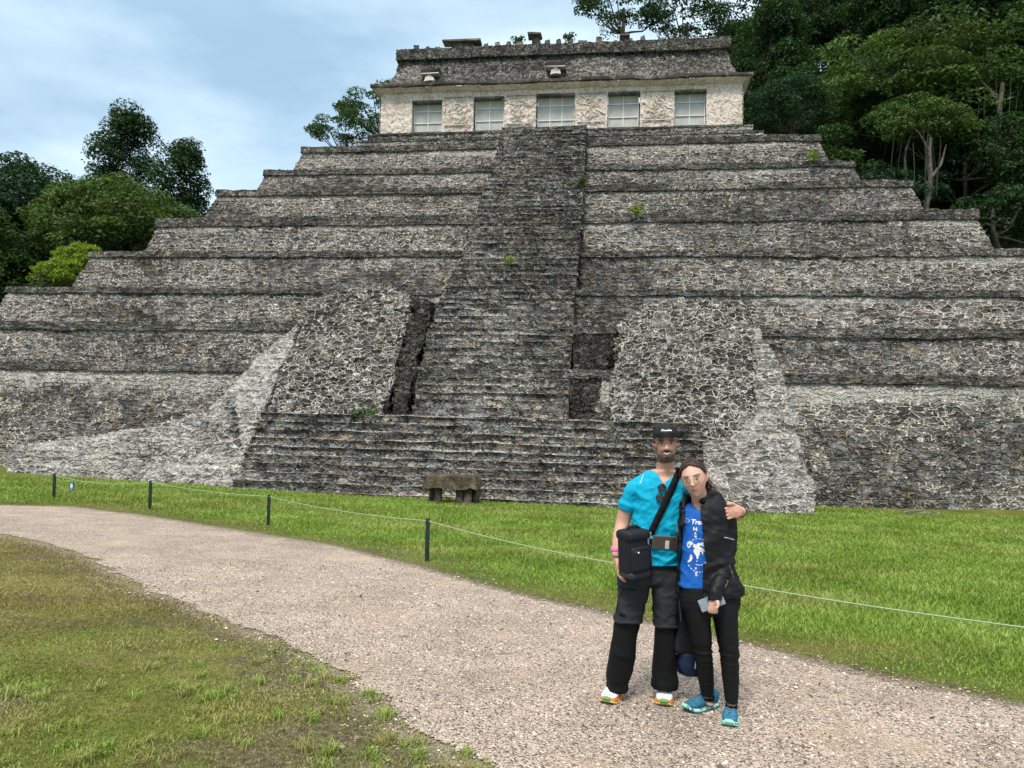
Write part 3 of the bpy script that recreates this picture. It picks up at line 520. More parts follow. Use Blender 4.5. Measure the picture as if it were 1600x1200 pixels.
ringobj('roof_top_cornice', line([(-1.5, rw), (-1.28, rw+.06), (-1.36, tp-.03), (-1.45, tp), (-3.4, tp+.03)], .07), MS_roof, (.05, .4, .1), .03, 5)
obj('roof_deck', B().box((0, 4.1, tp-.12), (2*hu-2, 5, .2)).mesh('roof_deck', M_slab), tem)
def rough_block(r, c, d, n=3): 
    g = np.linspace(-.5, .5, n+1); 
    for ax in range(3):
        for s in (-.5, .5):
            a, b_ = np.meshgrid(g, g, indexing='ij'); P = np.zeros(a.shape+(3,)); P[..., ax] = s; P[..., (ax+1) % 3] = a; P[..., (ax+2) % 3] = b_
            taper = 1-.18*(P[..., 2:3]+.5); P = P*np.concatenate([taper, taper, np.ones_like(taper)], -1)*np.array(d); P += np.array(c); P += (np.stack([vn(P[..., 0]*4, P[..., 1]*4, P[..., 2]*4, k) for k in range(3)], -1)-.5)*.12
            q = gridq(n+1, n+1); r.add(P.reshape(-1, 3), q if s > 0 else q[:, ::-1])
    return r
rt0 = random.Random(3); xs_ = [(657, .42, .5), (675, .3, .3), (690, .3, .3), (764, .32, .4), (781, .32, .45), (799, .3, .5), (815, .5, .5), (857, .35, .45), (875, .33, .5), (893, .35, .5), (912, .6, .3), (937, .4, .6), (962, .3, .2), (985, .3, .3), (1003, .35, .5), (1030, .3, .3), (1060, .3, .3), (1085, .3, .3)]
for x, w_, h_ in xs_:
    p = onplane(x, 75, TV+3.0); obj('roof_comb_stub', rough_block(B(), (p[0]-TC, 1.95, tp+h_*.35), (w_*1.1, .45, h_*rt0.uniform(.55, 1.0)+.02)).mesh('roof_comb_stub', M_slab, True), tem)
for x0, x1, h_ in ((706, 752, .35), (832, 848, .62), (972, 984, .3)):
    p = onplane(x0, 75, TV+2.9); q = onplane(x1, 75, TV+2.9); c = ((p[0]+q[0])/2-TC); w_ = q[0]-p[0]
    s = B(); rough_block(s, (c, 1.95, tp+h_/2), (w_*.8, .5, h_+.1)); s.box((c-.1, 1.85, tp+h_+.08), (w_*1.25, .9, .1), jit=.03)
    obj('roof_comb_pier', s.mesh('roof_comb_pier', M_slab), tem)
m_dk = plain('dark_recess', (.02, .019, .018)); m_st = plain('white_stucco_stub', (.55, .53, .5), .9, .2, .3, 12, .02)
for x, y in ((672, 121), (868, 110)):
    p = onplane(x, y, TV+.75); c = tloc(p); r = B(); rough_block(r, (c[0], c[1], c[2]-.2), (.7, .6, .3)); rough_block(r, (c[0], c[1]-.05, c[2]), (.35, .45, .3))
    s = obj('roof_figure_base', r.mesh('roof_figure_base', m_st, True), tem); obj('figure_slab', B().box((c[0]+.05, c[1]-.05, c[2]+.14), (1.2, .6, .07), jit=.03).mesh('figure_slab', m_st), s)
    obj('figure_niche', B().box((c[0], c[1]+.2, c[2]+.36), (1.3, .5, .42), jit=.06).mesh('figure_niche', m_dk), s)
# ---------------------------------------------------------------- jungle hills
def hillz(x, y):
    h = np.interp(x, [-140, -80, -45, -20, 0, 12, 27, 45, 70, 130], [16, 15, 12, 14, 19, 24, 31, 40, 48, 55]); y0 = np.interp(x, [-30, 18, 28], [54, 54, 44])
    t = np.clip((y-y0)/36, 0, 1.6); return -2.2+h*(t*(1.35-.35*t))+2.5*(fbm(x*.07, y*.07, 0, 55)-.5)*np.clip((y-y0)/6, 0, 1)
X, Y = np.meshgrid(np.linspace(-150, 140, 150), np.linspace(42, 150, 70), indexing='ij')
m_h = M('forest_floor', .95, .1); m_h.col(m_h.ramp(m_h.noise(m_h.co(), 1.2, 5), [(.3, (.008, .014, .006)), (.7, (.03, .04, .014))]))
obj('hill', npmesh('hill', np.stack([X, Y, hillz(X, Y)], -1).reshape(-1, 3), gridq(*X.shape), m_h.m), kind='structure')
ML = [leafmat('dark_foliage', (.022, .055, .018)), leafmat('mid_foliage', (.040, .085, .022)), leafmat('olive_foliage', (.062, .105, .026)), leafmat('bright_foliage', (.17, .24, .025), .4), leafmat('blue_green_foliage', (.020, .056, .028))]
def leaves(C, R, n, size, r, up=.55, shell=.55):   # C (k,3) clump centres, R (k,3) radii, n leaves each
    k = len(C); d = r.normal(size=(k, n, 3)); d /= np.linalg.norm(d, axis=2)[..., None]; d[..., 2] = np.where(r.random((k, n)) < .6, np.abs(d[..., 2]), d[..., 2])
    rad = shell+(1.08-shell)*r.random((k, n, 1))**.6; P = C[:, None]+d*rad*R[:, None]
    P = P.reshape(-1, 3); d = d.reshape(-1, 3); nrm = d*(1-up)+np.array([0, 0, up])+r.normal(size=d.shape)*.42; nrm /= np.linalg.norm(nrm, axis=1)[:, None]
    a = np.cross(nrm, r.normal(size=d.shape)); a /= np.linalg.norm(a, axis=1)[:, None]; b = np.cross(nrm, a); s = size*r.uniform(.6, 1.35, (len(P), 1))
    V = np.stack([P-a*s*.5, P-b*s*.24+nrm*s*.06, P+a*s*.5-nrm*s*.14, P+b*s*.24+nrm*s*.06], 1).reshape(-1, 3); F = np.arange(len(P)*4).reshape(-1, 4)
    rv = np.repeat(np.clip(np.repeat(r.random(k), n)*.55+.45*r.random(k*n), 0, 1), 4); return V, F, rv
def crown(kind, seed, Rr, Hh, nl=14000, size=.34):
    r = np.random.default_rng(seed)
    if kind == 'round': K = 60; th = r.uniform(0, 6.28, K); z = r.uniform(-.55, 1, K); q = np.sqrt(1-z*z)*r.uniform(.6, 1, K); C = np.stack([q*np.cos(th)*Rr, q*np.sin(th)*Rr, z*Hh*.8], -1); R = np.stack([Rr*r.uniform(.22, .38, K)]*3, -1)*[1, 1, .6]
    elif kind == 'layered': K = 58; th = r.uniform(0, 6.28, K); q = np.sqrt(r.random(K)); z = np.round(r.uniform(-.5, 4.4, K))/4*(1-.35*q**2)+r.normal(0, .05, K); C = np.stack([q*np.cos(th)*Rr, q*np.sin(th)*Rr, (z-.2)*Hh], -1); R = np.stack([Rr*r.uniform(.2, .36, K)]*3, -1)*[1, 1, .28]
    elif kind == 'tall': K = 64; z = r.uniform(-1, 1, K); q = (1-.6*(z+.3)**2).clip(.15)*r.uniform(.2, .95, K); th = r.uniform(0, 6.28, K); C = np.stack([q*np.cos(th)*Rr, q*np.sin(th)*Rr, z*Hh], -1); R = np.stack([Rr*r.uniform(.26, .46, K)]*3, -1)*[1, 1, .9]
    else: K = 34; th = r.uniform(0, 6.28, K); q = np.sqrt(r.random(K)); z = r.uniform(0, 1, K)*(1-q*.6); C = np.stack([q*np.cos(th)*Rr, q*np.sin(th)*Rr, z*Hh], -1); R = np.stack([Rr*r.uniform(.16, .3, K)]*3, -1)*[1, 1, .45]
    C += r.normal(size=C.shape)*.1*Rr*.6; V, F, rv = leaves(C, R, nl//K, size, r); return V, F, rv, C
def trunkmesh(C, h, seed, r0=.32, nlimb=9):
    r = np.random.default_rng(seed); b = B(); bend = r.normal(0, .4, 2); t = np.linspace(0, 1, 7)[:, None]; top = np.array([bend[0]*2, bend[1]*2, C[:, 2].max()*.3])
    P = np.array([0, 0, -h-1.0])*(1-t)+top*t+np.sin(t*3.0)*np.array([bend[0], bend[1], 0]); b.tube(P, np.linspace(r0, r0*.4, 7), 8)
    for i in r.permutation(len(C))[:nlimb]:
        s = P[r.integers(3, 6)]; e = C[i]; m_ = (s+e)/2+np.array([0, 0, -.6]); b.tube([s, (s+m_)/2+r.normal(0, .1, 3), m_, e], [r0*.45, r0*.34, r0*.25, r0*.1], 6)
    return b.mesh('trunk', M_bark, True)
PROTO = {}
def proto(kind, k, Rr, Hh, h, nl=14000, size=.34, seed=1):
    V, F, rv, C = crown(kind, seed, Rr, Hh, nl, size); PROTO[k] = (V, F, rv, trunkmesh(C, h, seed, .05*Rr+.06), h, {})
def tree(k, x, y, z, mat, label, group=None, s=1., rz=0., name='jungle_tree', sz=None):
    V, F, rv, tm, h, cache = PROTO[k]
    if mat not in cache: cache[mat] = npmesh('crown', V, F, ML[mat], False, {'rv': rv})
    t = thing(name, label, 'tree', (x, y, z+h*s), rz, group); t.scale = (s, s, sz or s)
    obj('crown', cache[mat], t); obj('trunk', tm, t); return t
proto('round', 'ra', 5.5, 4.5, 9, 17000, .36, 1); proto('round', 'rb', 4.5, 4.2, 8, 13000, .32, 2); proto('layered', 'la', 7.0, 5.5, 8, 17000, .36, 3); proto('layered', 'lb', 5.0, 4.0, 8, 12000, .32, 4)
proto('tall', 'ta', 4.2, 6.2, 12, 21000, .36, 5); proto('tall', 'tb', 3.6, 4.6, 9, 14000, .34, 6); proto('sprawl', 'sa', 4.5, 3.2, 6, 5200, .30, 7); proto('round', 'bu', 2.4, 1.7, 1.6, 5200, .26, 8)
def atree(k, px, py, d, mat, label, s=1., group=None, name='jungle_tree', rz=0., sz=None):     # crown centre seen at a photo pixel, standing on the hill
    P = unp(px, py, d); h = PROTO[k][4]; g = float(hillz(P[0], P[1])); t = tree(k, P[0], P[1], P[2]-h*s, mat, label, group, s, rz, name, sz); return t
atree('ta', 195, 262, 88, 0, 'tallest tree of the left skyline, narrow and dark, standing up above its neighbours', 1.0, name='tall_tree')
atree('tb', 285, 300, 84, 0, 'dark upright tree between the tallest left tree and the pyramid steps', 1.05, name='tall_tree')
atree('bu', 98, 432, 60, 3, 'bright yellow-green bushy tree low at the left behind the pyramid', .8, name='bushy_tree')
atree('bu', 128, 408, 62, 3, 'smaller light green tree just above the bright yellow-green one', .8, name='bushy_tree')
atree('ra', 175, 365, 72, 2, 'broad olive-green tree crown in front of the tallest left tree', 1.2, name='broad_tree')
atree('ra', 20, 330, 78, 4, 'broad dark blue-green tree at the left edge of the photo', 1.25, name='broad_tree')
atree('sa', 600, 184, 62, 1, 'leafy branches leaning out from behind the left end of the temple', .80, name='leaning_tree')
atree('sa', 540, 215, 60, 1, 'low leafy crown spreading over the upper left terrace behind it', .62, name='leaning_tree')
atree('sa', 975, 20, 84, 1, 'airy tree top rising above the right half of the temple roof', 1.15, name='airy_tree')
atree('sa', 1075, 42, 82, 0, 'low dark tree top just behind the right end of the temple roof', 1.1, name='airy_tree')
atree('rb', 1236, 175, 56, 4, 'rounded large-leaved tree right of the temple above the top terrace', .62, name='round_tree')
atree('la', 1420, 175, 62, 2, 'wide layered tree with flat tiers of olive leaves on the right slope', 1.12, name='layered_tree')
atree('lb', 1555, 95, 66, 1, 'layered tree at the upper right edge above the wide layered tree', 1.1, name='layered_tree')
atree('lb', 1455, 210, 54, 2, 'small yellowish layered tree in front of the pale trunks above the right terraces', .5, name='layered_tree')
atree('bu', 1575, 345, 52, 0, 'low dark bush behind the lowest right terrace corner', 1.3, name='bushy_tree')
# pale trunks with hanging vines seen in the gloom
mv = plain('vine', (.05, .05, .035)); mt_ = plain('pale_trunk', (.14, .13, .11), .9, .2, .7, 4)
for i, (x0, y0, x1, y1, d, r_, lb) in enumerate([(1445, 330, 1458, 215, 52, .22, 'pale forked trunk standing just above the right terraces'), (1555, 330, 1568, 130, 55, .30, 'thick pale trunk with peeling bark near the right edge'), (1412, 280, 1424, 205, 53, .10, 'thin pale leaning trunk left of the forked one')]):
    a_, b_ = unp(x0, y0, d), unp(x1, y1, d); t = thing('bare_trunk_tree', lb, 'tree', a_.tolist()); tt_ = np.linspace(-.3, 1, 8)[:, None]; P = (b_-a_)*tt_+np.sin(tt_*5+i)*np.array([.18, 0, 0]); bt = B().tube(P, np.linspace(r_, r_*.5, 8), 9)
    if i != 2: bt.tube([P[4], P[4]+(.7, 0, 1.0), P[4]+(1.1, .1, 2.4)], [r_*.5, r_*.4, r_*.2], 7); bt.tube([P[6], P[6]+(-.7, 0, 1.2), P[6]+(-1.4, .1, 2.0)], [r_*.4, r_*.3, r_*.12], 7)
    obj('trunk', bt.mesh('trunk', mt_, True), t)
    Cc = P[-1]+np.array([[0, 0, .6], [1.3, 0, 1.6], [-1.4, .2, 1.3], [.4, .5, 2.2], [-2.4, 0, .6], [2.2, 0, .8]]); Vl, Fl, rvl = leaves(Cc, np.full((6, 3), 1.25)*[1, 1, .5], 260, .26, np.random.default_rng(i+50)); obj('crown', npmesh('crown', Vl, Fl, ML[2 if i == 0 else 1], False, {'rv': rvl}), t)
    for j in range(5):
        q = P[-1]+np.array([random.uniform(-1.6, 1.6), random.uniform(-.5, .5), random.uniform(-.5, 1.5)]); n = 8; tz = np.linspace(0, 1, n)
        vb = B().tube(np.stack([q[0]+.12*np.sin(tz*4+j), q[1]+0*tz, q[2]-tz*random.uniform(3, 6)], -1), .03, 5); obj('vine', vb.mesh('vine', mv, True), t)
# the rest of the forest
def pyr_hides(px, py):
    sl = [(-500, 447), (10, 447), (118, 446), (140, 392), (228, 390), (245, 340), (320, 338), (338, 296), (410, 293), (413, 265), (465, 264), (472, 229), (590, 208), (593, 143), (620, 90), (1137, 63), (1170, 117), (1175, 195), (1281, 208), (1287, 247), (1335, 249), (1340, 280), (1426, 280), (1440, 325), (1528, 325), (1555, 387), (2200, 392)]
    return py > np.interp(px, [s[0] for s in sl], [s[1] for s in sl])
rt_ = random.Random(5); cnt = 0; pts_ = []
for gxx in np.arange(-100, 96, 6.0):
    for gyy in np.arange(50, 108, 7.0):
        x, y = gxx+rt_.uniform(-2.4, 2.4), gyy+rt_.uniform(-3, 3); rgt = x > 12
        y00 = np.interp(x, [-30, 18, 28], [62, 62, 50])
        if y < y00: continue
        if -33 < x < 27 and y < 200:      # behind the temple only the listed trees show
            if x < 22: continue
        k = rt_.choice(['ra', 'rb', 'la', 'lb', 'ta', 'ra'] if rgt else ['ra', 'rb', 'rb', 'tb']); s = rt_.uniform(.8, 1.15); z = float(hillz(x, y)); h = PROTO[k][4]*s
        p = proj(np.array([[x, y, z+h], [x, y, z+h+4.5*s], [x-4*s, y, z+h], [x+4*s, y, z+h]]))
        if p[2][0] > 1640 or p[3][0] < -30 or all(pyr_hides(q[0], q[1]-15) for q in p) or p[1][1] > 460 or p[0][1] < -90: continue
        mt = rt_.choice([0, 0, 4, 1, 0, 4]); frm = {'r': 'round-crowned', 'l': 'flat-tiered', 't': 'narrow upright'}[k[0]]; clr = ['very dark green', 'mid green', 'olive', '', 'blue-green'][mt]; sz = 'large ' if k[1] == 'a' else 'smaller '
        plc = ('high on the right-hand slope' if p[0][1] < 60 else 'halfway up the right-hand slope' if p[0][1] < 200 else 'low on the right-hand slope')+(' near the photo edge' if p[0][0] > 1450 else ' beside the temple' if p[0][0] < 1300 else '') if rgt else ('at the far left edge of the left wood' if p[0][0] < 90 else 'in the left wood nearer the terraces' if p[0][0] > 220 else 'in the middle of the left wood')+''
        lab = f'{sz}{frm} {clr} tree {plc}'; tree(k, x, y, z, mt, lab, lab.replace(' tree ', ' trees '), s, rt_.uniform(0, 6.28)); cnt += 1
print('forest trees', cnt)
# undergrowth on the slopes
r_ = np.random.default_rng(77); K = 900; x = np.r_[r_.uniform(20, 95, K*2//3), r_.uniform(-100, -28, K//3)]; y = r_.uniform(46, 85, len(x)); y = np.maximum(y, np.interp(x, [-30, 18, 28], [58, 58, 47])); C = np.stack([x, y, hillz(x, y)+.6], -1)
V, F, rv = leaves(C, np.stack([r_.uniform(1.2, 2.6, len(x))]*3, -1)*[1, 1, .8], 130, .38, r_); obj('undergrowth', npmesh('undergrowth', V, F, ML[0], False, {'rv': rv}), label='dark leafy undergrowth covering the jungle slopes behind the pyramid', cat='undergrowth', kind='stuff')
# weeds on the masonry
def weed(px, py, a, b, s, lb, mat=3):
    p = onplane(px, py, a, b); w_ = toworld(p); V, F, rv = leaves(np.array([[0, -.05, .1*s], [.15*s, -.05, .25*s], [-.12*s, -.04, .2*s]]), np.full((3, 3), .22*s), 40, .13*s+.03, np.random.default_rng(int(px)), .2, .2)
    t = thing('weed', lb, 'plant', w_.tolist()); obj('leaves', npmesh('leaves', V, F, ML[mat], False, {'rv': rv}), t); obj('stem', B().tube([[0, .1, -.1], [0, -.03, .2*s]], .012, 5).mesh('stem', M_bark), t)
weed(568, 662, 28.0, B1, 1.6, 'green leafy weed at the foot of the left rubble buttress', 1)
weed(994, 336, 40.6, 0, 1.2, 'yellowish weed growing on the terrace cornice right of the stair'); weed(1270, 251, 44.7, 0, 1.2, 'small yellowish weed near the right end of an upper terrace'); weed(795, 412, 28.5, .96, .8, 'tiny yellow weed on the upper stairway')
weed(908, 288, 28.5, .96, .9, 'small green weed beside the right edge of the upper stairway', 2)
weed(808, 72, 52.6, 0, 1.6, 'wispy plant sprouting from the temple roof edge near its middle', 1); weed(888, 66, 52.6, 0, 1.5, 'wispy plant sprouting from the temple roof edge right of the small pier', 1)
# ---------------------------------------------------------------- people
def fuse(b, vox, it=6, fac=.5):
    me = b.mesh('tmp', []); o = bpy.data.objects.new('tmp', me); COL.objects.link(o)
    r = o.modifiers.new('r', 'REMESH'); r.mode = 'VOXEL'; r.voxel_size = vox
    s = o.modifiers.new('s', 'SMOOTH'); s.factor = fac; s.iterations = it
    dg = bpy.context.evaluated_depsgraph_get(); m2 = bpy.data.meshes.new_from_object(o.evaluated_get(dg)); bpy.data.objects.remove(o)
    V = np.empty(len(m2.vertices)*3, np.float32); m2.vertices.foreach_get('co', V); V = V.reshape(-1, 3).astype(float)
    N = np.empty(len(m2.vertices)*3, np.float32); m2.vertices.foreach_get('normal', N); N = N.reshape(-1, 3).astype(float)
    F = np.array([tuple(p.vertices) for p in m2.polygons if len(p.vertices) == 4]); return V, N, F
def keepf(V, F, mask):                    # drop faces whose vertices are masked out
    F = F[mask[F].all(1)]; us = np.unique(F); mp = np.zeros(len(V), int); mp[us] = np.arange(len(us)); return V[us], mp[F], us
def loft(b, rings, n=28, sq=2.4):         # rings: (cx,cy,cz,half width,half depth) horizontal superellipses
    t = np.arange(n)*2*pi/n; c, s = np.cos(t), np.sin(t); V = []
    for cx, cy, cz, a, d in rings: V.append(np.stack([cx+a*np.sign(c)*abs(c)**(2/sq), cy+d*np.sign(s)*abs(s)**(2/sq), cz+0*t], -1))
    V = np.concatenate(V); b.add(V, gridq(len(rings), n, True)); m = len(rings)-1
    for off in (0, m*n): i = np.arange(n); b.add(np.r_[V[off:off+n], [V[off:off+n].mean(0)]], np.stack([i, (i+1) % n, np.full(n, n)], 1))
    return b
def ell(b, c, r, n=18, R=None):
    th, ph = np.meshgrid(np.linspace(0, pi, n), np.arange(2*n)*pi/n, indexing='ij'); P = np.stack([np.sin(th)*np.cos(ph), np.sin(th)*np.sin(ph), np.cos(th)], -1).reshape(-1, 3)*np.array(r)
    if R is not None: P = P @ np.array(R).T
    return b.add(P+np.array(c), gridq(n, 2*n, True))
def ringpx(rows, d, dep, grow=0.):        # rows of (py, pxL, pxR[, d[, half depth]])
    out = []
    for r in rows:
        dd = r[3] if len(r) > 3 else d; de = r[4] if len(r) > 4 else dep; a, c = unp(r[1], r[0], dd), unp(r[2], r[0], dd); m = (a+c)/2
        out.append((m[0], dd, m[2], abs(c[0]-a[0])/2+grow, de+grow))
    return out
def resm(rings, k=4):                     # smooth interpolation of rings
    R = np.array(rings); t = np.arange(len(R)); tt = np.linspace(0, len(R)-1, (len(R)-1)*k+1); out = []
    for j in range(R.shape[1]):
        y = R[:, j]; m = np.gradient(y); i = np.minimum(tt.astype(int), len(R)-2); u = tt-i
        out.append((2*u**3-3*u**2+1)*y[i]+(u**3-2*u**2+u)*m[i]+(-2*u**3+3*u**2)*y[i+1]+(u**3-u**2)*m[i+1])
    return np.stack(out, -1)
def limb(b, pts, rad, n=16, k=5):
    P = resm([tuple(p)+(r,) for p, r in zip(pts, rad)], k); b.tube(P[:, :3], P[:, 3], n); ell(b, P[0, :3], [P[0, 3]]*3, 10); ell(b, P[-1, :3], [P[-1, 3]]*3, 10); return b
def folds(V, N, amp, fx, fz, sd=0, skew=0.):
    n = fbm(V[:, 0]*fx+skew*V[:, 2]*fx, V[:, 1]*fx, V[:, 2]*fz, sd, 2); r = np.clip(1-abs(2*n-1)*2.2, 0, 1); return V+N*((r-.4)*amp*.8)[:, None]
def skinmat(name, base, lip):
    m = M(name, .5, .35); c = m.attr('paint', 'Color'); m.col(m.mul(c, m.ramp(m.noise(m.co(), 60, 3), [(.3, .9), (.7, 1.06)])))
    m.b.inputs['Subsurface Weight'].default_value = .12; m.b.inputs['Subsurface Radius'].default_value = (.02, .008, .004); m.b.inputs['Subsurface Scale'].default_value = .4; return m.m
def fabric(name, c, rough=.85, var=.22, sc=40, attr=None, sheen=.0):
    m = M(name, rough, .25); v = m.co(); w = m.noise(v, 260, 2); m.col(m.mul(tuple(c)+(1,), m.ramp(m.noise(v, sc, 3), [(.3, 1-var), (.7, 1+var*.3)]))); m.bump(w, .0015, .6); m.b.inputs['Sheen Weight'].default_value = sheen; return m.m
# head in its own frame: x to the photo's right, face towards -y, z up, origin between the ears at mid height
def headmesh(b, P, woman=False):
    n, k = 90, 110; th, ph = np.meshgrid(np.linspace(0.001, pi-.001, n), np.arange(k)*2*pi/k, indexing='ij')
    x, y, z = np.sin(th)*np.cos(ph), np.sin(th)*np.sin(ph), np.cos(th); fr = np.clip(-y, 0, 1)
    hw, hd, hh = (.070, .090, .110) if woman else (.074, .094, .114)
    lo = np.clip(-z, 0, 1); X = x*hw*(1-(.34 if woman else .24)*lo**1.6)*(1+.05*np.clip(z, 0, 1)); Z = z*hh
    Y = y*hd; Y = np.where(y < 0, Y*(1-.10*np.clip(z-.3, 0, 1)), Y*(1-.35*lo)); Y -= .018*lo**1.5*(y < .3)*(1-.0*x); Y -= fr**2*.004
    def g(cx, cz, sx, sz): return np.exp(-((X-cx)/sx)**2-((Z-cz)/sz)**2)*(y < 0)
    nose = np.exp(-(X/(.009+.006*np.clip((.012-Z)/.04, 0, 1)))**2)*np.clip((.020-Z)/.045, 0, 1)**.8*(Z > -.034)*(y < 0); tipf = np.clip((Z+.036)/.006, 0, 1)
    Y -= .024*nose*tipf+.005*g(.011, -.026, .006, .006)+.005*g(-.011, -.026, .006, .006)
    for s in (-1, 1):
        Y += .010*g(s*.031, .008, .015, .011); Y -= .004*g(s*.03, .026, .018, .006); Y -= (.006 if not woman else .005)*g(s*.042, -.028, .016, .016)
        Y -= .0075*g(s*.030, .006, .010, .007)
    Y -= .006*g(0, -.052, .018, .005)+.0065*g(0, -.063, .015, .005); Y += .004*g(0, -.0575, .022, .0022); Y += .003*g(0, -.074, .016, .005); Y -= .007*g(0, -.094, .018, .012)
    V = np.stack([X, Y, Z], -1).reshape(-1, 3); b.add(P(V), gridq(n, k, True))
    for s in (-1, 1):                      # ears
        q = B(); ell(q, (s*hw*1.02, .012, -.004), (.007, .017, .030)); b.add(P(q.V[0]), q.F[4][0]); q = B(); ell(q, (s*hw*1.10, .016, .002), (.006, .013, .023)); b.add(P(q.V[0]), q.F[4][0])
def frame(c, rot, s=1.):
    Rm = np.array(rot.to_3x3() if hasattr(rot, 'to_3x3') else rot); c = np.array(c); return (lambda V: (np.asarray(V)*s) @ Rm.T+c), (lambda V: ((np.asarray(V)-c) @ Rm)/s)
def hand(b, wrist, palm, knuckle_dir, across, fl, curl, thumb, pw=.038, r=.0085, thk=.014):
    w, p, k, a = [np.array(t, float) for t in (wrist, palm, knuckle_dir, across)]; k /= np.linalg.norm(k); a -= k*(a@k); a /= np.linalg.norm(a); nn = np.cross(k, a); c = np.array(curl, float)
    R = np.stack([a, nn, k], 1); ell(b, p, (pw, thk, .048), 14, R); limb(b, [w, (w+p)/2, p], [.024, .024, .018], 12, 3)
    for i, (o, L_) in enumerate(zip((-.75, -.26, .24, .70), fl)):
        s0 = p+a*pw*o+k*.030; d1 = k*.9+c*.25; d2 = k*.55+c*.8; d3 = k*.1+c
        pts = [s0, s0+d1/np.linalg.norm(d1)*L_*.45, 0, 0]; pts[2] = pts[1]+d2/np.linalg.norm(d2)*L_*.3; pts[3] = pts[2]+d3/np.linalg.norm(d3)*L_*.22; limb(b, pts, [r*1.05, r, r*.92, r*.8], 10, 3)
    t = [np.array(x, float) for x in thumb]; limb(b, t, [.013, .0105, .0085][:len(t)], 10, 3)
SK_M, SK_W = np.array([.60, .34, .25]), np.array([.62, .38, .29])
def paint(V, inv, woman):
    L_ = inv(V); x, y, z = L_[:, 0], L_[:, 1], L_[:, 2]; base = SK_W if woman else SK_M; C = np.tile(base, (len(V), 1)); inh = (abs(x) < .1) & (abs(y) < .125) & (z > -.13) & (z < .13); f = inh & (y < -.01)
    def mixc(m, c): m = np.clip(m, 0, 1)[:, None]; C[:] = C*(1-m)+np.array(c)*m
    def g(cx, cz, sx, sz): return np.exp(-((x-cx)/sx)**2-((z-cz)/sz)**2)*f
    for s in (-1, 1):
        mixc(.45*g(s*.043, -.03, .016, .014), (.62, .25, .18)); mixc(.3*inh*(abs(abs(x)-.078) < .012)*(y > -.01), (.62, .22, .16))
        mixc(.55*g(s*.030, .006, .014, .008), base*.42)                                 # darker lids and lashes
        mixc(1.6*np.exp(-((x-s*.031)/.017)**2-((z-.0235-.10*(.02-abs(abs(x)-.026)))/.0042)**2)*f, (.035, .022, .016))   # brows
        mixc(1.5*np.exp(-((x-s*.030)/.012)**2-((z-.0135)/.0024)**2)*f, (.03, .018, .014))      # lash line
    mixc(.35*g(0, -.022, .011, .010), (.60, .25, .18))
    if woman: mixc(1.2*np.exp(-(x/.019)**2-((z+.0575)/.0062)**2)*f, (.50, .17, .15)); mixc(1.0*np.exp(-(x/.018)**2-((z+.0575)/.0016)**2)*f, (.20, .05, .05))
    else:
        n = vn(x*500, y*500, z*500, 1)
        hair = (.030, .021, .016)
        mou = np.exp(-(x/.034)**4-((z+.0435+.22*np.clip(abs(x)-.010, 0, 1))/.0075)**4)*f; mixc(1.15*mou, hair)
        jaw = np.clip((-.058-z+.0)/.012, 0, 1)*np.clip((abs(x)-.012)/.02+(z < -.082)*1.5, 0, 1); side = np.clip((abs(x)-.050)/.010, 0, 1)*np.clip((-.008-z)/.02, 0, 1)
        bd = np.clip(np.maximum(jaw, side), 0, 1)*inh*(y < .045)*(z > -.122); mixc(bd*(.62+.3*n), hair); mixc(.8*g(0, -.082, .012, .008)+.5*np.clip((-.07-z)/.03, 0, 1)*f, (.05, .035, .028))
        mixc(np.exp(-(x/.022)**2-((z+.0685)/.0042)**2)*f, (.50, .20, .16)); mixc(.9*np.exp(-(x/.029)**4-((z+.0575-8*x*x)/.006)**4)*f, (.12, .03, .03))
        sb = inh*(y > -.03)*(z > .0)*(abs(x) > .05)+inh*(y > .03)*(z > -.05); mixc(sb*.95*(y > -.045), hair)
    return C
def bodyobj(V, F, paintc, mat, root): return obj('body', npmesh('body', V, F, mat, True, {'paint': paintc}), root)
def sm(rows): return resm(rows, 4)
E0 = (-1, 1)
def ribbon(name, px, d0, w, mat, parent, bvh, off=.006, thick=.003, label=None, cat=None, n=40):   # strap laid over a surface, px list of (px,py)
    P = resm([tuple(p)+(0,) for p in px], n//len(px)+1)[:, :2]; C = []
    for x, y in P:
        r = ray(x, y); r = r/np.linalg.norm(r); best = None
        for bv in bvh:
            h = bv.ray_cast(Vector(C0), Vector(r), 12)
            if h[0] is not None and (best is None or h[3] < best): best = h[3]
        C.append(C0+r*((best if best else d0/r[1])-off))
    C = np.array(C); 
    for _ in range(3): C[1:-1, 1] = np.minimum(C[1:-1, 1], (C[:-2, 1]+C[2:, 1])/2+.002)
    T = np.gradient(C, axis=0); T /= np.linalg.norm(T, axis=1)[:, None]; s = np.cross(T, [0, -1, 0]); s /= np.linalg.norm(s, axis=1)[:, None]; nn = np.cross(s, T)
    R_ = [C+s*w/2, C-s*w/2, C-s*w/2+nn*thick, C+s*w/2+nn*thick]; V = np.stack(R_, 1).reshape(-1, 3); b = B().add(V, gridq(len(C), 4, True)); return obj(name, b.mesh(name, mat, True), parent, label, cat)
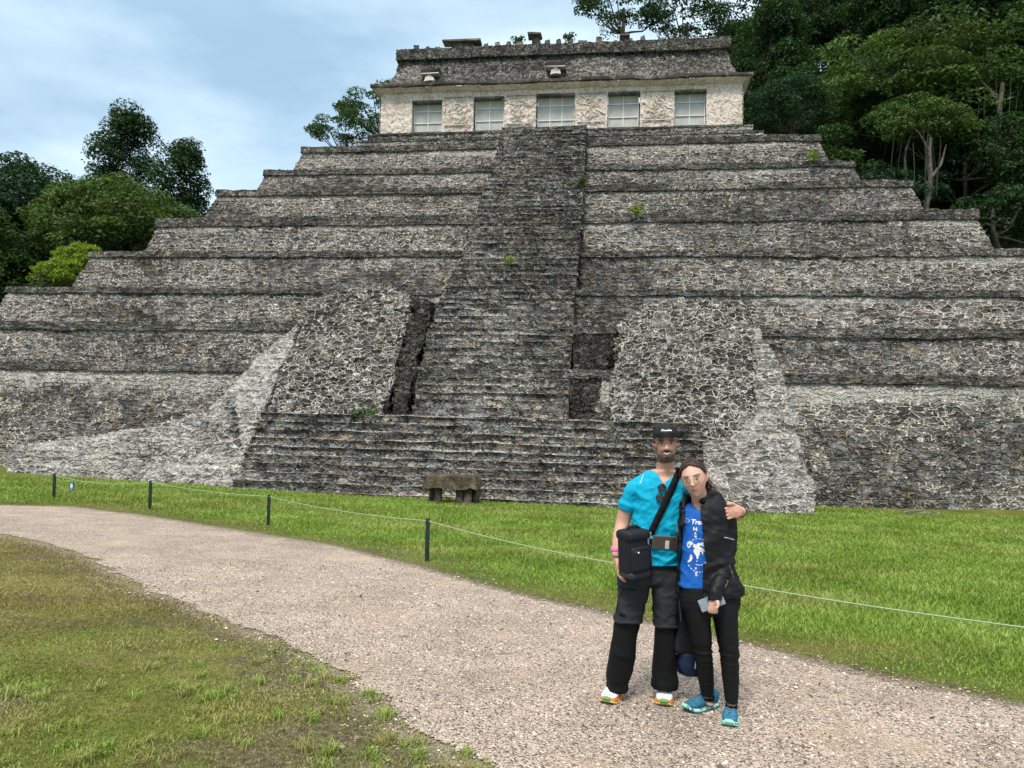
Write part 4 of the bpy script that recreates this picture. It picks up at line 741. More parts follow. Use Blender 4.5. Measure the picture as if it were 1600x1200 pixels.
def textmesh(s, size, shear=0., bold=0.):
    cu = bpy.data.curves.new('t', 'FONT'); cu.body = s; cu.size = size; cu.align_x = 'CENTER'; cu.shear = shear; cu.offset = bold; cu.resolution_u = 3
    o = bpy.data.objects.new('t', cu); COL.objects.link(o); me = bpy.data.meshes.new_from_object(o.evaluated_get(bpy.context.evaluated_depsgraph_get())); bpy.data.objects.remove(o)
    bm = bmesh.new(); bm.from_mesh(me); bmesh.ops.triangulate(bm, faces=bm.faces); bmesh.ops.subdivide_edges(bm, edges=[e for e in bm.edges if e.calc_length() > size*.25], cuts=1); bmesh.ops.triangulate(bm, faces=bm.faces)
    V = np.array([v.co[:] for v in bm.verts]); F = np.array([[v.index for v in f.verts] for f in bm.faces]); bm.free(); return V, F
def decal(name, V, F, px, py, d, mat, parent, bv, ppm=1., off=.0025, rot=0.):   # V xy in metres laid round a photo pixel and pressed onto the cloth
    c = unp(px, py, d); cr, sr = cos(rot), sin(rot); out = []
    for v in V:
        x, z = v[0]*cr-v[1]*sr, v[0]*sr+v[1]*cr; h = bv.ray_cast(Vector((c[0]+x, d-.6, c[2]+z)), Vector((0, 1, 0)), 2)
        out.append([c[0]+x, (h[0][1] if h[0] is not None else d)-off, c[2]+z])
    return obj(name, npmesh(name, np.array(out), F, mat, False), parent)
def polys(ps):                            # flat polygons (lists of xy) -> triangulated mesh arrays
    bm = bmesh.new()
    for p in ps: bm.faces.new([bm.verts.new((x, y, 0)) for x, y in p])
    bmesh.ops.triangulate(bm, faces=bm.faces); bm.verts.ensure_lookup_table(); bm.verts.index_update(); V = np.array([v.co[:] for v in bm.verts]); F = np.array([[v.index for v in f.verts] for f in bm.faces]); bm.free(); return V, F
def bvh_of(V, F): return BVHTree.FromPolygons([tuple(v) for v in V], [tuple(int(i) for i in f) for f in F])
def cuboid_r(b, c, d, R=None, r=.01, n=4): # rounded box
    g = np.linspace(-1, 1, 2*n+1); V = []; k = b.n
    for ax in range(3):
        for s in E0:
            u, v = np.meshgrid(g, g, indexing='ij'); P = np.zeros(u.shape+(3,)); P[..., ax] = s; P[..., (ax+1) % 3] = u; P[..., (ax+2) % 3] = v
            P = P*np.array(d)/2; inner = np.clip(P, -np.array(d)/2+r, np.array(d)/2-r); q = P-inner; L_ = np.linalg.norm(q, axis=-1, keepdims=True); P = inner+q/np.maximum(L_, 1e-9)*np.minimum(r, L_*9)
            P = P.reshape(-1, 3); 
            if R is not None: P = P @ np.array(R).T
            b.add(P+np.array(c), gridq(2*n+1, 2*n+1) if s > 0 else gridq(2*n+1, 2*n+1)[:, ::-1])
    return b
m_skin = skinmat('skin', SK_M, None); m_teal = fabric('turquoise_jersey', (.0, .38, .60), .75); m_char = fabric('charcoal_cloth', (.022, .026, .032), .8); m_blk = fabric('black_cloth', (.004, .0045, .006), .8); m_blk2 = fabric('black_shell', (.007, .008, .011), .55)
m_blue = fabric('blue_jersey', (.010, .12, .50), .7); m_hair = plain('dark_brown_hair', (.035, .022, .016), .5, .4, .5, 70, .002); m_white = plain('white_print', (.75, .77, .8), .7); m_navy = plain('navy_print', (.0, .06, .22), .7); m_piping = plain('pale_piping', (.55, .75, .62), .6)
m_eye = plain('eyeball', (.55, .5, .47), .2, .5, .05); m_iris = plain('iris', (.02, .012, .008), .1, .6); m_teeth = plain('teeth', (.72, .68, .62), .25, .5, .03); m_pink = plain('pink_silicone', (.85, .22, .55), .5); m_metal = plain('grey_metal', (.25, .27, .27), .35, .6)
m_plastic = plain('black_plastic', (.012, .012, .014), .3, .5); m_lens = plain('dark_lens', (.02, .022, .03), .05, .9, .05)
# ======== the man
MD = 4.98
Rh = Matrix.Rotation(radians(-9), 3, 'Z') @ Matrix.Rotation(radians(-3), 3, 'Y') @ Matrix.Rotation(radians(2), 3, 'X')
hc = unp(1040.5, 692.5, 4.93); HP, HI = frame(hc, Rh, 1.0)
man = thing('person', 'smiling bearded man in black cap and turquoise shirt with his arm round a woman', 'person', (unp(1005, 1090, 5.0)[0], 5.0, 0)); MO = np.array(man.location)
def ml(V): return np.asarray(V)-MO
b = B(); headmesh(b, HP)
limb(b, [HP([[0, .02, -.06]])[0], unp(1040, 722, 4.97), unp(1039, 745, 5.0)], [.056, .057, .064], 20)
tr = [(734, 1020, 1058, 4.99, .07), (744, 1006, 1070, 4.99, .068), (754, 1000, 1077, 4.98, .088), (790, 995, 1072, MD, .105), (840, 992, 1064, MD, .10), (880, 984, 1062, MD, .10), (905, 980, 1060, MD, .10)]
loft(b, sm(ringpx(tr, MD, .1)))
ls, rs = unp(1078, 757, 5.0), unp(999, 762, 4.99)
limb(b, [rs, unp(982, 785, 5.0), unp(973, 816, 5.02), unp(967, 842, 4.97), unp(963, 866, 4.92)], [.046, .048, .045, .042, .029])
hand(b, unp(963, 868, 4.92), unp(966, 884, 4.90), (.15, -.1, -1), (-.35, -1, 0), (.078, .086, .08, .064), (.55, -.5, -.2), [unp(966, 876, 4.89), unp(974, 886, 4.86), unp(978, 895, 4.85)])
le = unp(1128, 800, 5.10); lw = unp(1158, 799, 4.83)
limb(b, [ls, unp(1105, 775, 5.10), le, unp(1150, 804, 4.95), lw], [.058, .05, .044, .042, .030])
hp = unp(1149, 799, 4.71); kd = np.array([-1, -.02, -.22]); hand(b, lw, hp, kd, (0.1, 0, 1), (.070, .078, .078, .066), (-.35, .25, -.45), [unp(1152, 792, 4.73), unp(1144, 787, 4.70), unp(1137, 788, 4.70)], .043, .0080)
for rows in ([(900, 985, 1012), (970, 972, 994), (1020, 966, 988), (1075, 958, 974, 5.04)], [(900, 1022, 1058), (970, 1030, 1052), (1020, 1029, 1050), (1075, 1032, 1048, 5.04)]): loft(b, sm(ringpx([r if len(r) > 3 else r+(MD,) for r in rows], MD, .06)))
V, N, F = fuse(b, .0042, 3, .5); bodyobj(ml(V), F, paint(V, HI, False), m_skin, man); body_bvh = bvh_of(V, F)
# eyes, teeth
for s in E0:
    e = B(); ell(e, (0, 0, 0), (.0095, .006, .0048)); c = HP([[s*.030, -.0865, .0065]])[0]; eo = obj('eye', npmesh('eye', ml(e.V[0]+c), e.F[4][0], m_eye), man)
    e = B(); ell(e, (0, 0, 0), (.0052, .003, .0046)); obj('iris', npmesh('iris', ml(e.V[0]+c+np.array([0, -.0048, 0])), e.F[4][0], m_iris), eo)
e = B(); t = np.linspace(-1, 1, 13); top = HP(np.stack([t*.025, -.1035+.016*t*t, -.0530+.0070*t*t], -1)); bot = HP(np.stack([t*.025, -.1030+.016*t*t, -.0625+.0150*t*t], -1)); q = gridq(13, 2)
e.add(ml(np.stack([top, bot], 1).reshape(-1, 3)), q); obj('teeth', e.mesh('teeth', m_teeth, True), man)
# shirt
b = B(); sr = [(737, 1016, 1062, 4.99, .075), (744, 1000, 1080, 4.99, .096), (756, 990, 1088, 4.985, .117), (790, 990, 1076, MD, .120), (830, 987, 1068, MD, .118), (860, 980, 1069, MD, .128), (879, 976, 1070, MD, .134)]
loft(b, sm(ringpx(sr, MD, .1))); limb(b, [unp(1004, 757, 4.99), unp(989, 769, 4.99), unp(981, 787, 5.0)], [.062, .062, .058]); P = [unp(1082, 753, 4.99), unp(1100, 768, 5.08)]; limb(b, P, [.07, .066])
V, N, F = fuse(b, .006, 4); wst = .6+.9*np.exp(-((V[:, 2]-unp(1030, 850, 5)[2])/.10)**2); V = folds(V, N, .022*wst[:, None][:, 0], 6, 10, 3, .8); V = folds(V, N, .012*wst, 15, 14, 4, -.9); pp = proj(V); L_ = HI(V)
arm = (V[:, 0] < unp(990, 780, 5)[0]+0) & (pp[:, 1] > 786+.25*(pp[:, 0]-975)); vneck = (pp[:, 1] < np.where(pp[:, 0] < 1036.5, 755-1.9*(1036.5-pp[:, 0]), 755-.85*(pp[:, 0]-1036.5))) & (V[:, 1] < 5.02); hole = (pp[:, 1] < 738) & (abs(pp[:, 0]-1039) < 15)
capm = V[:, 2] < unp(1020, 878.0, MD)[2]-.004*0
Vs, Fs, _ = keepf(V, F, ~(vneck | hole | capm)); shirt = obj('shirt', npmesh('shirt', ml(Vs), Fs, m_teal), man); shirt_bvh = bvh_of(Vs, Fs)
sol = shirt.modifiers.new('cloth', 'SOLIDIFY'); sol.thickness = .005; sol.offset = -1
ribbon('piping', [(1006, 741), (1003, 748), (1000, 756)], 4.9, .005, m_piping, shirt, [shirt_bvh], .003)
for o in shirt.children: o.location = -MO
m_logo = plain('navy_logo', (.0, .10, .36), .7)
def pxp(ps, cx, cy, s): return [[((x-cx)/s, -(y-cy)/s) for x, y in p] for p in ps]
Vv, Ff = polys(pxp([[(1056, 776), (1069.5, 776), (1069.5, 782), (1056, 782)], [(1056, 775.5), (1060, 775), (1062, 772.5), (1064, 774.5), (1067, 773.5), (1069.5, 775.5)], [(1060, 764), (1062, 765), (1063, 768), (1064, 765), (1066.5, 764), (1065, 769), (1063, 771.5), (1061, 769)], [(1060, 761.5), (1066, 761.5), (1066, 762.3), (1060, 762.3)]], 1063, 772, 243)); decal('chest_logo', Vv, Ff, 1063, 772, MD, m_logo, shirt, shirt_bvh).location = -MO
# trousers
RL = [(893, 967, 1016, 4.98, .108), (905, 966.5, 1016, 4.98, .115), (922, 966, 1013, 4.975, .110), (945, 963, 1007, 4.96, .10), (968, 961, 1001, 4.95, .095)]
LL = [(893, 1014, 1064, 4.98, .108), (905, 1015, 1064, 4.98, .115), (922, 1017, 1062, 4.975, .110), (945, 1020, 1058, 4.96, .10), (975, 1023, 1055, 4.95, .09)]
b = B(); loft(b, sm(ringpx(RL, MD, .1))); loft(b, sm(ringpx(LL, MD, .1))); loft(b, sm(ringpx([(872, 985, 1062, MD, .098), (885, 969, 1065, MD, .110), (905, 967, 1064, MD, .115), (909, 980, 1050, MD, .10)], MD, .1)))
V, N, F = fuse(b, .006, 4); V = folds(V, N, .014, 4, 8, 8, 1.2); V = folds(V, N, .006, 14, 16, 9, -.8); tro = obj('trousers', npmesh('trousers', ml(V), F, m_char), man); tro_bvh = bvh_of(V, F)
for rows in (RL, LL):
    r = sm(ringpx(rows, MD, .1))[-1]; t = np.linspace(0, 2*pi, 41); b = B().tube(np.stack([r[0]+(r[3]+.002)*np.sign(np.cos(t))*abs(np.cos(t))**.83, r[1]+(r[4]+.002)*np.sign(np.sin(t))*abs(np.sin(t))**.83, r[2]+.005+.004*np.sin(3*t)], -1), .011, 8, False); obj('zip_seam', b.mesh('zip_seam', m_char, True), tro).location = -MO
ribbon('pocket_seam', [(966, 917), (980, 921), (994, 922)], 4.9, .006, m_blk, tro, [tro_bvh], .002, .003).location = -MO
ribbon('pocket_flap', [(973, 922), (966, 938), (963, 960)], 4.9, .005, m_blk, tro, [tro_bvh], .002, .003).location = -MO
ribbon('fly_seam', [(1018, 882), (1018.5, 895), (1016, 905)], 4.9, .004, m_blk, tro, [tro_bvh], .001, .002).location = -MO
ribbon('pocket_tag', [(967.5, 959.5), (977, 961.5)], 4.9, .014, m_blk, tro, [tro_bvh], .003, .003).location = -MO
LW = [[(960, 963, 999, 4.955, .082), (975, 960.5, 999, 4.955, .085), (1010, 954, 993.5, 4.97, .08), (1040, 949, 989, 4.99, .078), (1062, 948, 983, 5.01, .078), (1076, 950, 979, 5.02, .075)],
      [(965, 1025, 1053, 4.955, .078), (980, 1023, 1054, 4.955, .08), (1010, 1021, 1055.5, 4.97, .08), (1045, 1018, 1056, 5.0, .078), (1060, 1019, 1058, 5.01, .08), (1074, 1018.5, 1057, 5.02, .076)]]
for i, rows in enumerate(LW):
    b = loft(B(), sm(ringpx(rows, MD, .1))); V, N, F = fuse(b, .006, 3); low = np.clip((unp(1000, 1040, 5)[2]-V[:, 2])/.15, 0, 1)
    V = folds(V, N, .013, 9, 4.5, 14+i, .5); n = 1-abs(2*vn(V[:, 0]*3, V[:, 1]*3, V[:, 2]*26, 17+i)-1); V = V+N*((n-.5)*.017*low)[:, None]; obj('trouser_leg', npmesh('trouser_leg', ml(V), F, m_blk), tro)
# shoes
def shoe(root, off, toe, back, L_, w, mats, kind):
    up, sole, edge, patch, lace = mats; k = np.array([-back[0], -back[1], 0.]); k /= np.linalg.norm(k); a = np.array([-k[1], k[0], 0.]); a *= -1; T = np.array([toe[0], toe[1], .004]); Hh = T-k*L_
    def P(s, u, z): return Hh+k*s*L_+a*u+np.array([0, 0, z])
    ss = np.array([0, .04, .12, .25, .4, .55, .7, .82, .91, .97, 1.0]); hw = w/2*np.array([.30, .58, .72, .74, .76, .92, 1.0, .96, .80, .52, .25]); rocker = np.array([.018, .008, 0, 0, 0, 0, 0, .004, .012, .022, .030])
    ht = np.array([.085, .105, .112, .108, .100, .086, .068, .060, .053, .046, .040]); t = np.arange(20)*2*pi/20; c, s_ = np.cos(t), np.sin(t)
    def sect(i, z0, z1, g, p=2.6): return np.array([P(ss[i], (hw[i]+g)*np.sign(cc)*abs(cc)**(2/p), z0+(z1-z0)*(.5+.5*np.sign(sc)*abs(sc)**(2/p))) for cc, sc in zip(c, s_)])
    def mk(z0f, z1f, g, p=2.6):
        V = np.concatenate([sect(i, z0f(i), z1f(i), g, p) for i in range(len(ss))]); b_ = B().add(V, gridq(len(ss), 20, True))
        for o_ in (0, (len(ss)-1)*20): j = np.arange(20); b_.add(np.r_[V[o_:o_+20], [V[o_:o_+20].mean(0)]], np.stack([j, (j+1) % 20, np.full(20, 20)], 1))
        return b_
    def ob(nm, b_, mt, par, sub=1):
        o = obj(nm, b_.mesh(nm, mt, True), par); o.location = -off if par is root else (0, 0, 0); s2 = o.modifiers.new('s', 'SUBSURF'); s2.levels = s2.render_levels = sub; return o
    sb = mk(lambda i: rocker[i], lambda i: rocker[i]+(.030 if kind == 'm' else .026), .006, 4); sh = ob('shoe', mk(lambda i: rocker[i]+.018, lambda i: ht[i]+rocker[i]*.3, -.001, 2.3), up, root)
    ob('sole', sb, sole, sh); ob('outsole', mk(lambda i: rocker[i]-.002, lambda i: rocker[i]+.010, .0075, 5), edge, sh)
    tb = B(); tb.tube(np.array([P(.985, u*w*.23, .030+.012) for u in np.linspace(-1, 1, 5)]), .013, 8); ob('toe_patch', tb, patch, sh)
    for j in range(5):
        s0 = .40+.075*j; z = np.interp(s0, ss, ht)+.004; lw_ = w*.22; lb = B().tube(np.array([P(s0+.03*abs(u), u*lw_, z-.010*u*u) for u in np.linspace(-1, 1, 7)]), .0032, 6); ob('lace', lb, lace, sh)
    return sh
mw = plain('white_mesh_upper', (.72, .75, .76), .8, .3, .25, 90, .002); mo = plain('orange_sole', (.85, .24, .03), .6); my = plain('pale_yellow_sole', (.75, .68, .30), .6); mgn = plain('green_toe_patch', (.08, .36, .10), .6)
shoe(man, MO, ghit(947, 1104), (.42, .90), .29, .112, (mw, mo, my, mgn, m_white), 'm'); shoe(man, MO, ghit(1037, 1108), (.23, .97), .29, .112, (mw, mo, my, mgn, m_white), 'm')
# cap
def capdome(n=28):
    th, ph = np.meshgrid(np.linspace(0.001, pi/2*1.04, n), np.arange(2*n)*pi/n, indexing='ij'); x, y, z = np.sin(th)*np.cos(ph), np.sin(th)*np.sin(ph), np.cos(th)
    X, Y, Z = x*.081, y*.101, .040+z*.086; Z = Z+.012*np.clip(-y, 0, 1)*(th > 1.2)-.018*np.clip(y, 0, 1)*(th > 1.2); return np.stack([X, Y, Z], -1).reshape(-1, 3), gridq(n, 2*n, True)
Vc, Fc = capdome(); cap = obj('cap', npmesh('cap', ml(HP(Vc)), Fc, m_blk2), man); s_ = cap.modifiers.new('t', 'SOLIDIFY'); s_.thickness = .003
u, v = np.meshgrid(np.linspace(-1, 1, 25), np.linspace(0, 1, 8), indexing='ij'); ang = u*1.12; rx, ry = .081+.006*v, .101+.044*v*np.cos(ang*.9)**.6
bx, by = rx*np.sin(ang), -ry*np.cos(ang); bz = .060-.056*abs(u)**1.7-.002*v; brim = obj('brim', npmesh('brim', ml(HP(np.stack([bx, by, bz], -1).reshape(-1, 3))), gridq(25, 8), m_blk2), cap); s_ = brim.modifiers.new('t', 'SOLIDIFY'); s_.thickness = .004
tv, tf_ = textmesh('Traveler', .025, .3, .0012); Vt = []
for x, z, _ in tv: zz = .078+z+.0012*x*100*.0; r_ = (1-(x/.081)**2-((zz-.04)/.086)**2); s__ = math.sqrt(max(.05, 1-((zz-.04)/.086)**2)); Vt.append([.081*s__*sin(x/.078), -.101*s__*cos(x/.078)-.0045, zz])
obj('cap_print', npmesh('cap_print', ml(HP(Vt)), tf_, m_white, False), cap)
# wristbands and watch
def band(nm, c, ax, r, h, mat, root, off, lab=None, cat=None):
    ax = np.array(ax, float)/np.linalg.norm(ax); t = np.linspace(0, 2*pi, 33); p = np.cross(ax, [0, 1, .1]); p /= np.linalg.norm(p); q = np.cross(ax, p); V = np.stack([c+ax*hh*h/2+(r+(.002 if abs(hh) < 1 else 0))*(np.cos(t)[:, None]*p+np.sin(t)[:, None]*q) for hh in (-1, -.8, .8, 1)], 0)
    o = obj(nm, npmesh(nm, (V-off).reshape(-1, 3), gridq(4, 33), mat), root, lab, cat); s3 = o.modifiers.new('t', 'SOLIDIFY'); s3.thickness = .003; return o
band('wristband', unp(963.5, 858, 4.935), (.1, 0, 1), .0375, .026, m_pink, man, MO); band('bracelet', unp(963.2, 867, 4.92), (.1, 0, 1), .033, .010, m_metal, man, MO)
band('watch_strap', unp(1157, 799, 4.845), (-.3, -.9, .0), .036, .028, m_plastic, man, MO)
cw = unp(1162, 798, 4.84); obj('watch', npmesh('watch', (lambda q: q.V and np.concatenate(q.V))(cuboid_r(B(), cw-MO, (.012, .035, .038), None, .005)), np.concatenate(cuboid_r(B(), cw-MO, (.012, .035, .038), None, .005).F[4]), m_plastic), man)
# sunglasses hooked in the neckline
sg = thing('sunglasses', 'dark round sunglasses hooked into the neckline of the turquoise shirt', 'sunglasses', unp(1032, 770, 4.84).tolist()); SO = np.array(sg.location)
fr_ = B(); lens = []
for px, py in ((1033.5, 761.5), (1030.5, 777.5)):
    h = shirt_bvh.ray_cast(Vector(C0), Vector(ray(px, py)).normalized(), 12); c = (np.array(h[0]) if h[0] is not None else unp(px, py, 4.86))+np.array([0, -.016, 0]); t = np.linspace(0, 2*pi, 25)
    ring = np.stack([c[0]+.0245*np.cos(t), c[1]+.004*np.cos(t), c[2]+.0245*np.sin(t)], -1); fr_.tube(ring-SO, .0022, 6, False); ii = np.arange(24); lens.append((np.r_[ring[:24], [c+np.array([0, -.004, 0])]]-SO, np.stack([ii, (ii+1) % 24, np.full(24, 24)], 1)))
a_, b_ = [l[0][24]+SO for l in lens]; fr_.tube([a_+(.004, 0, -.024)-SO, (a_+b_)/2+(.008, -.004, 0)-SO, b_+(.006, 0, .024)-SO], .002, 6)
fr_.tube([a_+(.024, 0, .004)-SO, a_+(.026, .01, -.02)-SO, (a_+b_)/2+(.022, .02, -.03)-SO], .0018, 6); obj('frame', fr_.mesh('frame', m_plastic, True), sg)
for lv, lf in lens: obj('lens', npmesh('lens', lv, lf, m_lens), sg)
# ======== the woman
WD = 4.76
Rw = Matrix.Rotation(radians(-22), 3, 'Z') @ Matrix.Rotation(radians(-14), 3, 'Y') @ Matrix.Rotation(radians(3), 3, 'X')
wc = unp(1084.5, 747.5, 4.72); WP, WI = frame(wc, Rw, 1.04)
wom = thing('person', 'woman with glasses in blue shirt and open black jacket leaning her head on the man', 'person', (unp(1118, 1100, 4.75)[0], 4.72, 0)); WO = np.array(wom.location)
def wl(V): return np.asarray(V)-WO
b = B(); headmesh(b, WP, True)
limb(b, [WP([[0, .02, -.055]])[0], unp(1093, 778, 4.78), unp(1096, 800, 4.80)], [.050, .051, .060], 18)
loft(b, sm(ringpx([(787, 1082, 1112, 4.79, .055), (797, 1070, 1126, 4.78, .075), (830, 1072, 1126, WD, .085), (870, 1072, 1124, WD, .08), (915, 1070, 1140, WD, .09), (930, 1068, 1148, WD, .09)], WD, .08)))
wls = unp(1128, 808, 4.78); limb(b, [wls, unp(1135, 835, 4.80), unp(1139, 868, 4.78), unp(1132, 902, 4.68), unp(1117, 932, 4.60)], [.042, .04, .034, .032, .024])
wrs = unp(1073, 808, 4.80); limb(b, [wrs, unp(1064, 830, 4.90), unp(1062, 860, 5.0), unp(1060, 890, 5.1)], [.04, .035, .03, .026]); hand(b, unp(1060, 892, 5.1), unp(1058, 905, 5.12), (0, .1, -1), (0, 1, 0), (.06, .068, .062, .05), (-.4, .3, 0), [unp(1059, 900, 5.08), unp(1058, 908, 5.06), unp(1057, 914, 5.06)], .032, .0072)
hp = unp(1115, 943, 4.585); hand(b, unp(1116, 934, 4.595), hp, (-.10, -.1, -1), (1, -.15, -.1), (.040, .046, .044, .036), (.25, .9, .1), [unp(1120, 938, 4.57), unp(1122, 945, 4.555), unp(1120, 950, 4.55)], .031, .0078)
WLR = [(930, 1066, 1106, 4.76), (975, 1077, 1108, 4.75), (1020, 1087, 1110, 4.77), (1060, 1093, 1113, 4.82), (1086, 1098, 1112, 4.86), (1100, 1102, 1115, 4.865)]
WLL = [(930, 1108, 1150, 4.76), (975, 1118, 1150, 4.74), (1020, 1127, 1151, 4.73), (1060, 1131, 1152, 4.73), (1097, 1136, 1150, 4.72), (1118, 1137, 1152, 4.73)]
for rows in (WLR, WLL): loft(b, sm(ringpx([r+(dd,) for r, dd in zip(rows, (.085, .075, .055, .045, .032, .034))], WD, .07)), 20, 2.1)
V, N, F = fuse(b, .0042, 3, .5); bodyobj(wl(V), F, paint(V, WI, True), m_skin, wom); wbody = bvh_of(V, F)
for s in E0:
    e = B(); ell(e, (0, 0, 0), (.0090, .0060, .0045)); c = WP([[s*.030, -.0825, .0055]])[0]; eo = obj('eye', npmesh('eye', wl(e.V[0]+c), e.F[4][0], m_eye), wom)
    e = B(); ell(e, (0, 0, 0), (.0048, .003, .0044)); obj('iris', npmesh('iris', wl(e.V[0]+c+np.array([-.001, -.0048, 0])), e.F[4][0], m_iris), eo)
# hair drawn back into a ponytail
n, k = 60, 90; th, ph = np.meshgrid(np.linspace(.001, pi*.80, n), np.arange(k)*2*pi/k, indexing='ij'); x, y, z = np.sin(th)*np.cos(ph), np.sin(th)*np.sin(ph), np.cos(th)
st = 1+.035*(vn(np.arctan2(x, y+.3)*14, z*1.5, 0, 3)-.5); X = x*.0765*st; Y = y*.0985*st+.004; Z = z*.1185*st; line_ = -y-(.30+.62*np.clip(z, 0, 1)**1.2+.22*(abs(x) < .5)*0)+.05*abs(x)
keep = (Z > .062+.026*np.clip(1-abs(X)/.05, -1, 1)) | (Y > -.012-.035*np.clip((Z-.0)/.06, 0, 1)); keep &= (Y > -.012) | (Z > .02) ; keep &= ~((abs(X) > .062) & (Z < .018) & (Y < .035)) ; keep &= (Z > -.075)
Vh, Fh, _ = keepf(WP(np.stack([X, Y, Z], -1).reshape(-1, 3)), gridq(n, k, True), keep.ravel()); hair = obj('hair', npmesh('hair', wl(Vh), Fh, m_hair), wom); s_ = hair.modifiers.new('t', 'SOLIDIFY'); s_.thickness = .006
r_ = np.random.default_rng(4); hb = B(); t = np.linspace(0, 1, 8)
hb2 = B()
for i in range(260):                      # strands combed back over the skull
    a0 = r_.uniform(-1.5, 1.5); zz = r_.uniform(.082, .115); p0 = np.array([np.sin(a0)*.074, -.045*np.cos(a0)-.02*(zz < .08), zz*(1-.25*abs(np.sin(a0)))]); p3 = np.array([.02+r_.normal(0, .015), .102, -.005+r_.normal(0, .02)]); P = p0*(1-t[:, None])+p3*t[:, None]; q = P/np.array([.0785, .1005, .1205]); q /= np.maximum(np.linalg.norm(q, axis=1), .2)[:, None]; (hb if i % 2 else hb2).tube(WP(q*np.array([.0785, .1005, .1205])*r_.uniform(.99, 1.035))-WO, .0013, 5, False)
obj('hair_strands', hb.mesh('hair_strands', m_hair, True), hair); m_hair2 = plain('brown_ponytail_hair', (.085, .050, .032), .45, .4, .5, 70, .002); obj('hair_strands', hb2.mesh('hair_strands', m_hair2, True), hair)
hb = B()
for i in range(60):
    o_ = r_.normal(0, .012, 3); e_ = r_.normal(0, .02, 3); p0 = WP([[.03, .085, -.01]])[0]+o_*.6; hb.tube(resm([tuple(p0), tuple(unp(1110, 764, 4.83)+o_), tuple(unp(1112, 776, 4.80)+o_*1.3), tuple(unp(1111, 788, 4.80)+e_)], 3)-WO, [.004]*9+[.0015], 5)
obj('ponytail', hb.mesh('ponytail', m_hair2, True), hair)
# blue shirt
b = B(); loft(b, sm(ringpx([(786, 1078, 1114, 4.79, .066), (796, 1066, 1128, 4.78, .088), (830, 1066, 1130, WD, .100), (870, 1065, 1128, WD, .095), (900, 1062, 1134, WD, .10), (915, 1060.5, 1138, WD, .105)], WD, .08)))
V, N, F = fuse(b, .006, 4); V = folds(V, N, .012, 5, 7, 23, .8); V = folds(V, N, .006, 14, 10, 24, 1); pp = proj(V); hole = (pp[:, 1] < 796-.09*(pp[:, 0]-1092)**2) & (V[:, 1] < 4.85) | (pp[:, 1] < 789) & (abs(pp[:, 0]-1096) < 12)
Vs, Fs, _ = keepf(V, F, ~hole); tee = obj('shirt', npmesh('shirt', wl(Vs), Fs, m_blue), wom); tee_bvh = bvh_of(Vs, Fs); s_ = tee.modifiers.new('t', 'SOLIDIFY'); s_.thickness = .003; s_.offset = -1
Z6 = lambda pts: [(940+x/6.667, 820+y/6.667) for x, y in pts]
def wdecal(nm, ps, mat=m_white):
    Vv, Ff = polys([[((x-1082)/252, -(y-862)/252) for x, y in p] for p in ps]); o = decal(nm, Vv, Ff, 1082, 862, WD, mat, tee, tee_bvh); o.location = -WO
land = [[(915, 190), (925, 170), (945, 180), (960, 162), (990, 160), (1010, 150), (1050, 160), (1062, 200), (1060, 235), (1048, 250), (1040, 262), (1030, 240), (1018, 250), (1012, 285), (1002, 255), (985, 248), (975, 262), (985, 268), (972, 285), (965, 320), (953, 325), (945, 290), (925, 262), (920, 235), (935, 218), (920, 208)],
        [(862, 205), (870, 160), (890, 150), (915, 158), (918, 175), (900, 190), (890, 215), (880, 222)], [(893, 275), (912, 290), (915, 318), (900, 350), (880, 365), (868, 362), (885, 335), (888, 300)], [(1046, 318), (1066, 308), (1084, 318), (1080, 342), (1060, 345), (1048, 335)], [(945, 340), (962, 338), (958, 350), (948, 350)]]
wdecal('map_print', [Z6(p) for p in land])
dash = []
def arc(cx, cy, rx, ry, a0, a1, nd, th=3.2, fill=.6):
    for i in range(nd):
        s0 = a0+(a1-a0)*i/nd; s1 = s0+(a1-a0)/nd*fill; dash.append(Z6([(cx+rx*cos(s0), cy+ry*sin(s0)), (cx+rx*cos(s1), cy+ry*sin(s1)), (cx+(rx-th)*cos(s1), cy+(ry-th)*sin(s1)), (cx+(rx-th)*cos(s0), cy+(ry-th)*sin(s0))][::-1]))
arc(970, 255, 118, 140, radians(205), radians(335), 8, 6); arc(975, 250, 112, 138, radians(35), radians(110), 6, 9, .75); arc(975, 300, 125, 158, radians(40), radians(150), 8, 7, .55)
wdecal('compass_ring', dash)
for p_ in ([(922, 76), (950, 76), (936, 48)], [(934, 410), (958, 410), (946, 436)], [(928, 92), (936, 84), (948, 86), (952, 98), (944, 110), (932, 106)]): wdecal('compass_arrow', [Z6(p_)])
for s, px, py, sz in (('N', 1080.7, 825.5, .030), ('S', 1082, 894.5, .032)):
    tv, tf_ = textmesh(s, sz, 0, .0012); decal('print_letter', tv, tf_, px, py, WD, m_white, tee, tee_bvh).location = -WO
tv, tf_ = textmesh('Trave', .038, .25, .0012); decal('shirt_lettering', tv, tf_, 1086, 815.5, WD, m_white, tee, tee_bvh).location = -WO
t = np.linspace(0, 2*pi, 17); q_ = [[(.0115*cos(a), .0115*sin(a)), (.0115*cos(c_), .0115*sin(c_)), (.0095*cos(c_), .0095*sin(c_)), (.0095*cos(a), .0095*sin(a))] for a, c_ in zip(t[:-1], t[1:])]; Vv, Ff = polys(q_); decal('print_ring', Vv, Ff, 1070.5, 811, WD, m_white, tee, tee_bvh).location = -WO
